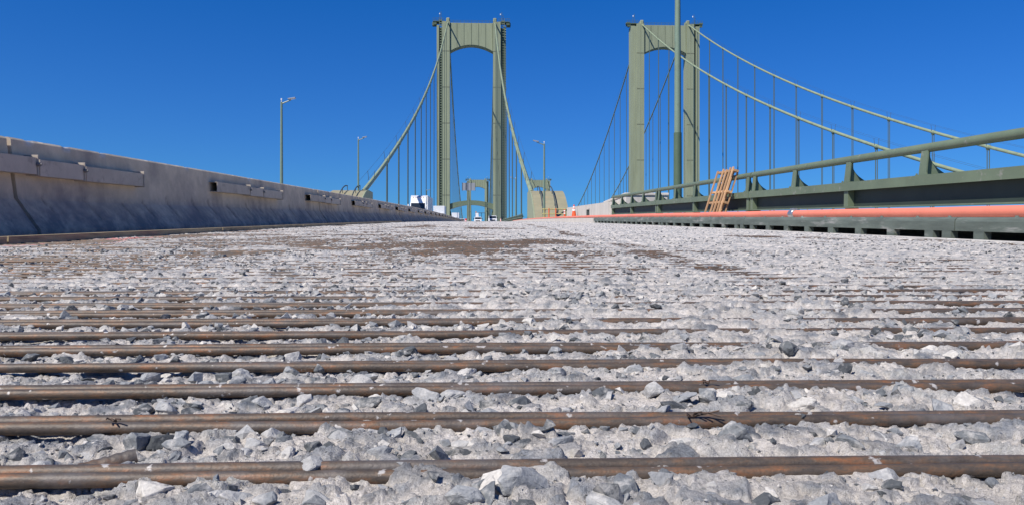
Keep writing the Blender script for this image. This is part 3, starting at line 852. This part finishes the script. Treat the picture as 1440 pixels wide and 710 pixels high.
lamp(6.25, 138.0, 8.2, .115, -.7, 'faint far lamp post among the hangers right of the tower')
lamp(-13.2, 190.0, 8.4, .115, .62, 'faint far lamp post among the hangers left of the tower')
lamp(81.5, 190.0, 9.0, .115, -.7, 'tiny far lamp post on the neighbouring bridge, left one')
lamp(82.5, 178.0, 8.0, .115, -.7, 'tiny far lamp post on the neighbouring bridge, right one')

# ------------------------------------------------------------------ concrete parapet, end pier, anchorages
e = empty('concrete_parapet', (5.15, 31.0, zd(31)))
def pbox(b, u0, u1, v0, v1, z0, z1, n=6):
    vs = []; fs = []
    for i in range(n + 1):
        v = v0 + (v1 - v0) * i / n; z = zd(v) - zd(31)
        vs += [(u0 - 5.15, v - 31, z + z0), (u1 - 5.15, v - 31, z + z0), (u1 - 5.15, v - 31, z + z1), (u0 - 5.15, v - 31, z + z1)]
    for i in range(n):
        for c in range(4): fs.append((i * 4 + c, i * 4 + (c + 1) % 4, i * 4 + 4 + (c + 1) % 4, i * 4 + 4 + c))
    fs.append((0, 1, 2, 3)); q = n * 4; fs.append((q + 3, q + 2, q + 1, q))
    b.add(vs, fs)
b = MB()
pbox(b, 5.25, 5.6, 31.2, 37.2, .1, .86, 4); pbox(b, 5.25, 5.6, 38.15, 47.0, .1, .86, 6); pbox(b, 5.25, 5.6, 37.2, 38.15, .1, .32, 1); pbox(b, 5.25, 5.6, 37.2, 38.15, .62, .86, 1)
pbox(b, 5.55, 5.6, 37.22, 38.13, .325, .615, 1)
b.build('wall', M['concrete'], e)
b = MB()
b.box(5.232 - 5.15, 5.50 - 5.15, 6.2, 6.3, zd(37.6) - zd(31) + .28, zd(37.6) - zd(31) + .64); b.box(5.232 - 5.15, 5.5 - 5.15, 7.05, 7.15, zd(37.6) - zd(31) + .28, zd(37.6) - zd(31) + .64)
b.build('recess_frame', M['rope_dark'], e)
tag(e, 'low pale concrete parapet with a square dark recess', 'parapet')
e = empty('concrete_pier', (6.4, 31.5, zd(31)))
b = MB(); b.bbox(-.80, .88, -1.7, 3.4, -.3, 1.0, .03); b.build('pier_block', M['concrete'], e)
b = MB(); b.bbox(-.84, .92, -1.74, 3.44, 1.0005, 1.12, .025); b.build('cap_slab', M['concrete'], e)
tag(e, 'square pale concrete pier standing behind the green railing end', 'pier')

def anchorage(u0, u1, v0, v1, sgn, label):
    """housing the main cable dives into: side walls and a sloping stepped front with two curved handrails"""
    e = empty('cable_anchorage', ((u0 + u1) / 2, v0, zd(v0)))
    cu = (u0 + u1) / 2; h = 3.72
    L = v1 - v0; rise = zd(v1) - zd(v0)
    hw = (u1 - u0) / 2
    prof = []
    for q in range(9):
        tt = q / 8; prof.append((L * .74 * tt, .35 + (h - .35) * math.sin(tt * PI / 2) ** .9))
    b = MB()
    b.prism([(0, -.8)] + prof + [(L, h), (L, -.8)], 0, -hw, hw)
    b.build('housing', M['anchor'], e)
    b = MB()
    b.prism([(-.02, -.8), (-.02, .3)] + [(y, z + .03) for y, z in prof] + [(L + .02, h + .03), (L + .02, -.8)], 0, -hw - .12 if sgn > 0 else hw + .002, -hw - .002 if sgn > 0 else hw + .12)
    b.build('side_wall', M['tower_green'], e)
    for k, s in enumerate((.24, .62)):
        b = MB()
        pts = [(sgn * (-hw + 2 * hw * s), y - .05, z + .5 if q else z + .1) for q, (y, z) in enumerate(prof)]
        b.tube(pts, .065, 6)
        for q in (2, 5, 8): b.tube([(pts[q][0], pts[q][1], prof[q][1] - .02), pts[q]], .035, 6)
        b.build('handrail', M['rope_dark'], e)
    return tag(e, label, 'anchorage')
anchorage(5.42, 8.9, 77.0, 88.0, 1, 'stepped cable anchorage right of the road, with curved handrails')
anchorage(-15.9, -12.3, 77.0, 88.0, -1, 'stepped cable anchorage behind the barrier on the left')

# ------------------------------------------------------------------ towers
CA, CB, CH = -3.6, 72.6, 9.2
VT, VF = 304.0, 959.0
ZT = 90.3
def tower(cu, vt, lattice, label, detail=True):
    zb = -44.0
    e = empty('bridge_tower', (cu, vt, zb)); T = ZT - zb - .6
    for s in (-1, 1):
        b = MB()
        def X(a, c): return sorted((s * a, s * c))
        x0, x1 = X(8.45, 11.35)
        if lattice:
            b.box(x0, x1, -2.6, 2.6, 0, T)
            a0, a1 = X(12.602, 13.5)
            if s < 0: b.box(a0, a1, -2.5, 2.5, 0, T - 1.5)
            else: b.box(a0, a1, -1.0, 1.9, 0, T - 1.5)
        else:
            b.box(x0, x1, -2.6, 2.6, 0, T)
            a0, a1 = X(11.352, 12.1); b.box(a0, a1, -1.2, 1.2, 0, T - 1)
            a0, a1 = X(12.102, 13.6); b.box(a0, a1, -2.3, 2.3, 0, T - .8)
            if s < 0:
                a0, a1 = X(11.25, 12.2); b.box(a0, a1, -2.45, -1.3, 0, T - 1)
        leg = b.build('leg', M['tower_green'], e)
        # bolted seam covers, every 14 m, and corner ribs
        for z in range(52, 128, 14):
            b = MB(); c0, c1 = X(8.42, 11.38); b.box(c0, c1, -2.64, -2.602, z, z + .35); b.build('seam_plate', M['seam'], leg)
        b = MB(); c0, c1 = X(9.85, 9.95); b.box(c0, c1, -2.66, -2.603, 0, T - .3); b.build('corner_rib', M['tower_green'], leg)
        if lattice:
            b = MB(); a0, a1 = X(11.352, 12.6); b.box(a0, a1, -1.1, 1.1, 0, T - 2); b.build('recess_shade_plate', M['tower_dark'], e)  # shade of the leg recess painted in as a dark back plate
            b = MB()
            r0, r1 = (11.45, 12.55) if s < 0 else (11.7, 13.0)
            p0, p1 = X(r0, r0 + .16); q0, q1 = X(r1 - .16, r1)
            yy = -2.2 if s < 0 else -1.9
            b.box(p0, p1, yy, yy + .16, 0, T + 1.5); b.box(q0, q1, yy, yy + .16, 0, T + 1.5)
            z = 50.0
            xa, xb = X(r0 + .161, r1 - .161)
            while z < T + 1:
                b.box(xa, xb, yy + .02, yy + .12, z, z + .4); z += 1.0
            b.build('ladder_rack', M['rail_green'], e)
        # saddle housing, platform with rail, mast with lamp
        b = MB(); c0, c1 = X(CH - .75, CH + .65)
        b.bbox(c0, c1, -1.9, 1.9, T + .002, T + 1.7, .25); b.build('saddle', M['tower_green'], e)
        b = MB(); c0, c1 = X(10.6, 15.0); b.box(c0, c1, -1.9, 1.9, T + .1, T + .32)
        for k in range(3):
            g0, g1 = X(13.62, 14.9 - .3 * k); b.box(g0, g1, -1.7 + 1.6 * k, -1.55 + 1.6 * k, T - 1.0 + .3 * k, T + .098)
        pf = b.build('platform', M['tower_dark'], e)
        b = MB(); c0, c1 = X(13.65, 15.3); b.bbox(c0, c1, -1.2, .6, T - 1.3 if lattice else T + .33, T + .09 if lattice else T + .9, .08); b.build('equipment_box', M['tower_dark'], e)
        b = MB()
        for z in (.6, 1.2):
            for yy in (-1.85, 1.85): b.tube([(s * 10.6, yy, T + .3 + z), (s * 15.0, yy, T + .3 + z)], .05, 5)
        for xx in (10.7, 11.8, 12.9, 14.0, 14.95): b.tube([(s * xx, -1.85, T + .3), (s * xx, -1.85, T + 1.5)], .05, 5)
        b.build('platform_rail', M['tower_dark'], e)
        b = MB(); b.tube([(s * 11.9, -.5, T + .3), (s * 11.9, -.5, T + 4.4)], .07, 6)
        b.tube([(s * 12.5, .3, T + .3), (s * 12.5, .3, T + 3.2)], .06, 6); b.tube([(s * 11.9, -.5, T + 3.0), (s * 12.6, -.5, T + 3.0)], .05, 5)
        b.build('mast', M['tower_dark'], e)
        b = MB(); b.tube([(s * 11.9 - .5, -.5, T + 3.3), (s * 11.9 - .5, -.5, T + 3.8)], .20, 8); b.build('beacon', M['white'], e, True)
    # portal with arched soffit
    n = 24; x0 = 8.449
    top = T - .35
    pts = []
    for i in range(n + 1):
        x = -x0 + 2 * x0 * i / n
        pts.append((x, top - 11.2 + 2.55 * (1 - (abs(x) / x0) ** 2.0)))
    b = MB(); b.prism(pts + [(x0, top), (-x0, top)], 1, -1.9, 1.9); po = b.build('portal_beam', M['tower_green'], e)
    xs = [-8.3, -5.6, -2.85, 0, 2.85, 5.6, 8.3]
    for i in range(6):
        a, c = xs[i] + .09, xs[i + 1] - .09
        lo = []
        for q in range(5):
            x = a + (c - a) * q / 4; lo.append((x, top - 11.2 + 2.55 * (1 - (abs(x) / x0) ** 2) + .12))
        b = MB(); b.prism(lo + [(c, top - .1), (a, top - .1)], 1, -2.05, -1.901); b.build('portal_panel', M['tower_green'], po)
    b = MB()
    for z in (.5, 1.0): b.tube([(-8.4, -1.8, T - .35 + z), (8.4, -1.8, T - .35 + z)], .045, 5)
    for i in range(13): b.tube([(-8.4 + 1.4 * i, -1.8, T - .35), (-8.4 + 1.4 * i, -1.8, T + .65)], .045, 5)
    b.build('portal_rail', M['tower_dark'], e)
    # arched strut over the road
    b = MB(); pts = []; pt2 = []
    zs = 19.6 - zb
    for i in range(n + 1):
        x = -x0 + 2 * x0 * i / n; g = 1 - (abs(x) / x0) ** 2
        pts.append((x, zs - 3.0 + 1.9 * g)); pt2.append((x, zs - .75 + 1.9 * g * .72))
    b.prism(pts + pt2[::-1], 1, -1.6, 1.6); b.build('road_strut', M['rail_green'], e)
    # knee plates at the deck
    for s in (-1, 1):
        b = MB(); b.prism([(s * 8.44, 10 - zb), (s * 8.44, 17 - zb), (s * 6.6, 10 - zb)], 1, -.6, .6); b.build('knee_plate', M['tower_dark'], e)
    b = MB(); b.box(-15, 15, -4, 4, -2, 6); b.build('pier', M['concrete'], e)
    return tag(e, label, 'bridge tower')
tower(CA, VT, True, 'sage green suspension tower straight ahead with ladder racks on its legs')
tower(CB, VT, False, 'sage green suspension tower on the right, behind the thick lamp post')
tower(CA, VF, True, 'small far tower seen under the arch of the left tower')
tower(CB, VF, False, 'small far tower partly hidden behind the right cable anchorage')

# ------------------------------------------------------------------ cables and hangers
ZA = 6.3
def zc(v):
    if v > 631.5: v = 1263 - v
    if v >= VT:
        w = (v - 631.5) / (631.5 - VT); return 19.0 + (ZT - 19.0) * w * w
    w = v - 84; return ZA + .263 * w + .5 * .001095 * w * w
def cable(u, label):
    e = empty('main_cable', (u, 84, ZA))
    b = MB(); pts = []
    for i in range(36): pts.append(85 + (VT - 85) * i / 36)
    for i in range(66): pts.append(VT + (VF - VT) * i / 66)
    for i in range(31): pts.append(VF + 200 * i / 30)
    b.tube([(0, v - 84, zc(v) - ZA) for v in pts], .27, 10)
    b.build('cable', M['cable_green'], e, True)
    for s in (-.42, .42):
        b = MB(); hp = [v for v in pts if v <= VT + 60]
        b.tube([(s, v - 84, zc(v) - ZA + 1.25) for v in hp], .014, 5, caps=False)
        for k in range(1, 15):
            v = VT - 15.2 * k
            if v > 88: b.tube([(s * .7, v - 84, zc(v) - ZA + .2), (s, v - 84, zc(v) - ZA + 1.3)], .03, 5)
        b.build('hand_rope', M['rope_dark'], e)
    return tag(e, label, 'main cable', 'main suspension cables')
cable(CA - CH, 'thick pale green main cable rising from the left anchorage')
cable(CA + CH, 'thick pale green main cable rising from the right anchorage')
cable(CB - CH, 'main cable to the left leg of the right tower, lower one on the right')
cable(CB + CH, 'main cable to the right leg of the right tower, upper one on the right')

ORD = ['', 'first', 'second', 'third', 'fourth', 'fifth', 'sixth', 'seventh', 'eighth', 'ninth', 'tenth', 'eleventh', 'twelfth', 'thirteenth', 'fourteenth']
rope_me = MB().tube([(0, 0, 0), (0, 0, 1)], .085, 6).mesh('rope', M['rope'], True)
band_me = MB().tube([(0, -.42, 0), (0, -.40, 0), (0, .40, 0), (0, .42, 0)], [.27, .34, .34, .27], 10).box(-.1, .1, -.32, .32, -.55, -.25).mesh('cable_band', M['cable_green'], True)
far_me = MB().tube([(0, -.3, 0), (0, -.3, 1)], .085, 5).tube([(0, .3, 0), (0, .3, 1)], .085, 5).mesh('hanger', M['rope'], True)
where = [(CA - CH, 'left cable of the bridge ahead', 'pair of thin hanger ropes below the left cable of the road ahead'), (CA + CH, '', 'pair of thin hanger ropes below the right cable of the road ahead'),
         (CB - CH, '', 'pair of thin hanger ropes below the lower cable on the right'), (CB + CH, '', 'pair of thin hanger ropes below the upper cable on the right')]
for ci, (u, _, lab) in enumerate(where):
    for k in range(1, 14):
        v = VT - 15.2 * k
        z0 = zd(v) + .2; z1 = zc(v) - .3
        if z1 - z0 < 1.0: continue
        e = empty('hanger', (u, v, z0))
        sl = math.atan(zc(v + .5) - zc(v - .5))
        link('cable_band', band_me, e, (0, 0, zc(v) - z0), (sl, 0, 0))
        for s in (-.27, .27): link('rope', rope_me, e, (0, s, 0), (0, 0, 0), (1, 1, z1 - z0 + .1 * (s > 0)))
        tag(e, ORD[k] + ' hanger rope pair from the tower, under the ' + ['left cable of the road ahead', 'right cable of the road ahead', 'lower cable on the right', 'upper cable on the right'][ci], 'hanger', 'hanger ropes of the side spans')
    for k in range(1, 43):
        v = VT + 15.23 * k
        z0 = zd(v) + .2; z1 = zc(v) - .2
        o = link('hanger', far_me, None, (u, v, z0), (0, 0, 0), (1, 1, max(.8, z1 - z0)))
        tag(o, ['thin far hanger in the main span beyond the left tower, left row', 'thin far hanger in the main span beyond the left tower, right row',
                'thin far hanger in the main span beyond the right tower, left row', 'thin far hanger in the main span beyond the right tower, right row'][ci], 'hanger', 'hangers of the main spans')

# stiffening girders under the decks (one per bridge, along each edge)
def girder(u, name_label, v0=88):
    b = MB(); vs = []; fs = []
    V_ = [v0] + list(range(100, 1170, 15))
    for v in V_:
        z = zd(v)
        vs += [(u - .25, v, z - 4.2), (u + .25, v, z - 4.2), (u + .25, v, z - .6), (u - .25, v, z - .6)]
    for i in range(len(V_) - 1):
        for c in range(4): fs.append((i * 4 + c, i * 4 + (c + 1) % 4, i * 4 + 4 + (c + 1) % 4, i * 4 + 4 + c))
    b.add(vs, fs)
    return tag(b.build('stiffening_girder', M['rail_green']), name_label, 'girder')
girder(CA - CH + .3, 'green stiffening girder under the left edge of the deck ahead')
girder(CA + CH - .6, 'green stiffening girder under the right edge of the deck ahead')
girder(CB - CH + .3, 'green stiffening girder under the near edge of the neighbouring bridge')
girder(CB + CH - .3, 'green stiffening girder under the far edge of the neighbouring bridge')

# ------------------------------------------------------------------ vehicles
def wheel(e, x, y, r_, w):
    b = MB(); b.tube([(x - w / 2, y, r_), (x - w / 2 + .03, y, r_), (x + w / 2 - .03, y, r_), (x + w / 2, y, r_)], [r_ * .86, r_, r_, r_ * .86], 16)
    o = b.build('wheel', M['black'], e, True)
    b = MB(); b.tube([(x - w / 2 - .012, y, r_), (x + w / 2 + .012, y, r_)], r_ * .52, 12); b.build('rim', M['chrome'], o)
def semi(u, v, lab, sleeper=True):
    """tractor with trailer, front towards -y (towards the camera)"""
    e = empty('semi_truck', (u, v, zd(v)), (pitch(v), 0, 0))
    b = MB()
    b.prism([(0, .45), (0, 1.35), (.15, 1.7), (1.0, 1.85), (1.25, 1.95), (1.25, .45)], 0, -.95, .95)          # bonnet
    b.prism([(1.2, .5), (1.2, 1.95), (1.75, 2.95), (3.6, 3.05), (3.6, .5)], 0, -1.15, 1.15)
    b.prism([(1.75, 2.951), (2.3, 3.75), (3.6, 3.98), (3.6, 3.051)], 0, -1.1, 1.1)                              # roof fairing
    b.build('cab', M['white'], e)
    b = MB(); b.prism([(1.185, 2.0), (1.70, 2.88), (1.73, 2.86), (1.215, 1.98)], 0, -1.02, 1.02); b.build('windscreen', M['glass'], e)
    b = MB(); b.box(-.5, .5, -.03, .0, .75, 1.4)
    for q in range(6): b.box(-.5, .5, -.045, -.031, .78 + q * .1, .82 + q * .1)
    b.build('grille', M['chrome'], e)
    b = MB(); b.bbox(-1.15, 1.15, -.18, .12, .4, .68, .04); b.build('bumper', M['chrome'], e)
    for s in (-1, 1):
        b = MB(); b.bbox(s * .78 - .15, s * .78 + .15, -.05, .06, .95, 1.18, .03); b.build('headlight', M['ctop'], e)
        b = MB(); b.bbox(s * 1.38 - .1, s * 1.38 + .1, 1.15, 1.32, 1.9, 2.7, .03); b.tube([(s * 1.13, 1.4, 2.5), (s * 1.36, 1.25, 2.5)], .03, 6); b.build('mirror', M['white'], e)
        b = MB(); b.box(min(s * 1.152, s * 1.165), max(s * 1.152, s * 1.165), 1.75, 2.5, 1.95, 2.7); b.build('side_window', M['glass'], e)
        for y in (.75, 3.9, 5.0, 13.6, 14.8): wheel(e, s * 1.02, y, .5, .3)
    b = MB(); b.bbox(-1.28, 1.28, 4.3, 15.8, 1.15, 4.08, .04); tr = b.build('trailer', M['trailer'], e)
    for s in (-1, 1):
        for q in range(9):
            b = MB(); x = s * 1.282; b.box(min(x, x + s * .012), max(x, x + s * .012), 4.5 + q * 1.25, 4.55 + q * 1.25, 1.25, 3.98); b.build('panel_rib', M['trailer'], tr)
    for x in (-.75, -.4, 0, .4, .75):
        b = MB(); b.bbox(x - .06, x + .06, 2.2, 2.3, 3.72, 3.80, .01); b.build('marker_light', M['amber'], e)
    b = MB(); b.box(-.45, .45, 1.3, 15.6, .85, 1.14); b.build('chassis', M['black'], e)
    return tag(e, lab, 'truck')
semi(-9.15, 112, 'large white semi truck above the barrier, nearest of the oncoming traffic')
def boxtruck(u, v, lab):
    e = empty('box_truck', (u, v, zd(v)), (pitch(v), 0, 0))
    b = MB(); b.bbox(-1.25, 1.25, 1.2, 8.5, 1.1, 4.0, .04); b.build('cargo_box', M['trailer'], e)
    b = MB(); b.prism([(0, .5), (0, 1.4), (.2, 1.6), (.75, 2.4), (1.19, 2.45), (1.19, .5)], 0, -1.0, 1.0); b.build('cab', M['white'], e)
    b = MB(); b.prism([(.18, 1.61), (.70, 2.36), (.72, 2.34), (.2, 1.59)], 0, -.92, .92); b.build('windscreen', M['glass'], e)
    b = MB(); b.box(-.6, .6, -.03, 0, .8, 1.25); b.build('grille', M['black'], e)
    for s in (-1, 1):
        b = MB(); b.bbox(s * .78 - .13, s * .78 + .13, -.04, .05, .9, 1.15, .02); b.build('headlight', M['ctop'], e)
        b = MB(); b.bbox(s * 1.2 - .08, s * 1.2 + .08, .5, .62, 1.6, 2.1, .02); b.build('mirror', M['black'], e)
        for y in (.7, 6.5): wheel(e, s * .9, y, .45, .28)
    return tag(e, lab, 'truck')
boxtruck(-9.3, 172, 'white box truck behind the nearest semi truck')
boxtruck(-8.6, 262, 'small white truck with dark windscreen right of the box truck')
def pickup(u, v, lab, body, name='pickup_truck', flip=False, van=False):
    e = empty(name, (u, v, zd(v)), (pitch(v), 0, 0))
    b = MB()
    top = 1.95 if not van else 2.2
    b.prism([(0, .45), (0, 1.05), (.12, 1.18), (1.45, 1.28), (5.6, 1.28), (5.6, .5)], 0, -.98, .98)
    b.prism([(1.45, 1.281), (2.15, top - .08), (2.4, top), (3.6, top) if not van else (5.5, top), (3.9, 1.281) if not van else (5.58, 1.281)], 0, -.88, .88)
    b.build('body', body, e)
    b = MB(); b.prism([(1.46, 1.32), (2.10, top - .12), (2.08, top - .10), (1.43, 1.33)], 0, -.8, .8); b.build('windscreen', M['glass'], e)
    b = MB(); b.box(-.6, .6, -.03, -.001, .72, 1.02)
    for q in range(3): b.box(-.6, .6, -.045, -.031, .75 + q * .1, .79 + q * .1)
    b.build('grille', M['black'], e)
    b = MB(); b.bbox(-1.0, 1.0, -.15, .08, .42, .64, .03); b.build('bumper', M['chrome'], e)
    for s in (-1, 1):
        b = MB(); b.bbox(s * .80 - .14, s * .80 + .14, -.04, .05, .82, 1.04, .02); b.build('headlight', M['ctop'], e)
        b = MB(); b.bbox(s * 1.14 - .11, s * 1.14 + .11, 1.6, 1.72, 1.25, 1.55, .02); b.build('mirror', M['black'], e)
        b = MB(); b.box(min(s * .882, s * .89), max(s * .882, s * .89), 2.2, 3.5, 1.32, top - .14); b.build('side_window', M['glass'], e)
        for y in (.95, 4.5): wheel(e, s * .86, y, .4, .26)
    return e
tag(pickup(2.75, 178, '', M['white']), 'white pickup with dark windscreen standing on the closed lanes', 'pickup')
tag(pickup(-7.0, 285, '', M['white'], 'van', van=True), 'tiny white van last in the oncoming row by the barrier end', 'van')
# work truck with a beacon board frame
e = pickup(-.75, 205, '', M['white'], 'work_truck', van=False)
b = MB(); b.tube([(.95, 4.2, 1.28), (.95, 4.2, 3.1)], .06, 6); b.tube([(-.2, 4.2, 3.05), (2.0, 4.2, 3.05)], .08, 6); b.tube([(1.9, 4.2, 3.05), (1.9, 4.2, .9)], .05, 6); b.build('gantry_frame', M['rope_dark'], e)
b = MB(); b.bbox(-.75, .2, 2.6, 4.4, 1.96, 3.0, .05); b.build('tool_body', M['white'], e)
b = MB(); b.tube([(-.5, 2.7, 3.0), (-.5, 2.7, 3.5)], .12, 8); b.build('beacon', M['amber'], e)
tag(e, 'white work truck with raised box and frame on the closed lanes', 'truck')

# ------------------------------------------------------------------ sign, drum, cones, barricade
e = empty('overhead_sign', (-3.65, 236, zd(236)))
b = MB(); b.tube([(0, 0, 0), (0, 0, 13)], .22, 10); b.build('sign_post', M['tower_green'], e, True)
for i in range(3):
    b = MB(); b.box(-1.95 + 1.32 * i, -.69 + 1.32 * i, -.25, -.17, 10.3, 12.6); b.build('sign_panel', M['grey_sign'], e)
b = MB()
for i in range(4): b.box(-2.03 + 1.32 * i, -1.93 + 1.32 * i + .0, -.34, -.251, 10.1, 12.8)
b.box(-2.0, 2.0, -.168, -.05, 11.0, 11.2); b.build('sign_frame', M['rope_dark'], e)
tag(e, 'grey back of a panelled sign on a post under the tower arch', 'sign')

def cone(u, v, h, lab, ztop=.195, stack=False):
    e = empty('traffic_cone', (u, v, zd(v) + ztop))
    w = h * .24
    b = MB(); b.bbox(-w, w, -w, w, 0, .035, .01); b.build('cone_base', M['black'], e)
    def ring(t0, t1, m, nm, ex=0):
        r0 = h * .19; r1 = h * .045
        R_ = lambda t: r0 + (r1 - r0) * t + ex
        b = MB(); b.tube([(0, 0, .036 + (h - .036) * t0), (0, 0, .036 + (h - .036) * t1)], [R_(t0), R_(t1)], 18); b.build(nm, m, e, True)
    ring(0, 1, M['orange'], 'cone_body')
    ring(.52, .68, M['ctop'], 'collar', .004); ring(.76, .86, M['ctop'], 'collar', .004)
    return tag(e, lab, 'cone')
cone(5.02, 41.5, .74, 'orange cone with white collars in front of the pale parapet')
cone(3.75, 145, 1.0, 'tiny orange cone far off on the right, below the tower leg', 0)
e = empty('channelizer_post', (5.0, 46.0, zd(46) + .195))
b = MB(); b.tube([(0, 0, .04), (0, 0, .55)], [.05, .045], 12); b.build('tube_body', M['orange'], e, True)
for z in (.28, .42):
    b = MB(); b.tube([(0, 0, z), (0, 0, z + .07)], [.054, .053], 12); b.build('collar', M['ctop'], e, True)
b = MB(); b.bbox(-.16, .16, -.16, .16, 0, .039, .01); b.build('base', M['ctop'], e)
tag(e, 'slim orange and white marker post left of the orange cone', 'marker post')
e = empty('orange_drum', (-3.05, 160, zd(160)))
b = MB(); b.tube([(0, 0, .05), (0, 0, .35), (0, 0, .7), (0, 0, 1.05)], [.30, .28, .26, .23], 14); b.build('drum_body', M['red'], e, True)
b = MB(); b.bbox(-.36, .36, -.36, .36, 0, .05, .01); b.build('drum_base', M['black'], e)
b = MB(); b.tube([(0, 0, .6), (0, 0, .72)], [.272, .266], 14); b.build('drum_band', M['ctop'], e, True)
tag(e, 'red orange drum at the far end of the barrier row', 'drum')
# barricade of pipes in front of the anchorage
e = empty('pipe_barricade', (4.5, 56, zd(56) + .195))
for z in (.38, .72):
    b = MB(); b.tube([(-.05, 0, z), (1.75, 0, z)], .04, 8); b.build('rail', M['yellow'], e, True)
for x in (.1, .45, .95, 1.65):
    b = MB(); b.tube([(x, 0, 0), (x, 0, .78)], .045, 8); b.build('upright', M['orange' if x in (.45, .95) else 'yellow'], e, True)
b = MB(); b.bbox(-.05, 1.4, -.2, .2, 0, .12, .02); b.build('skid', M['yellow'], e)
tag(e, 'olive and orange pipe barricade in front of the right anchorage', 'barricade')
e = empty('debris_tray', (4.75, 49.5, zd(49.5) + .195))
b = MB(); b.box(-.2, .75, -.3, .3, 0, .03); b.build('tray_floor', M['black'], e)
b = MB(); b.box(-.2, .75, -.33, -.301, 0, .09); b.box(-.2, .75, .301, .33, 0, .09); b.box(-.23, -.201, -.3, .3, 0, .09); b.box(.751, .78, -.3, .3, 0, .09); b.build('tray_rim', M['black'], e)
tag(e, 'flat dark tray lying on the walkway between the cone and the barricade', 'tray')
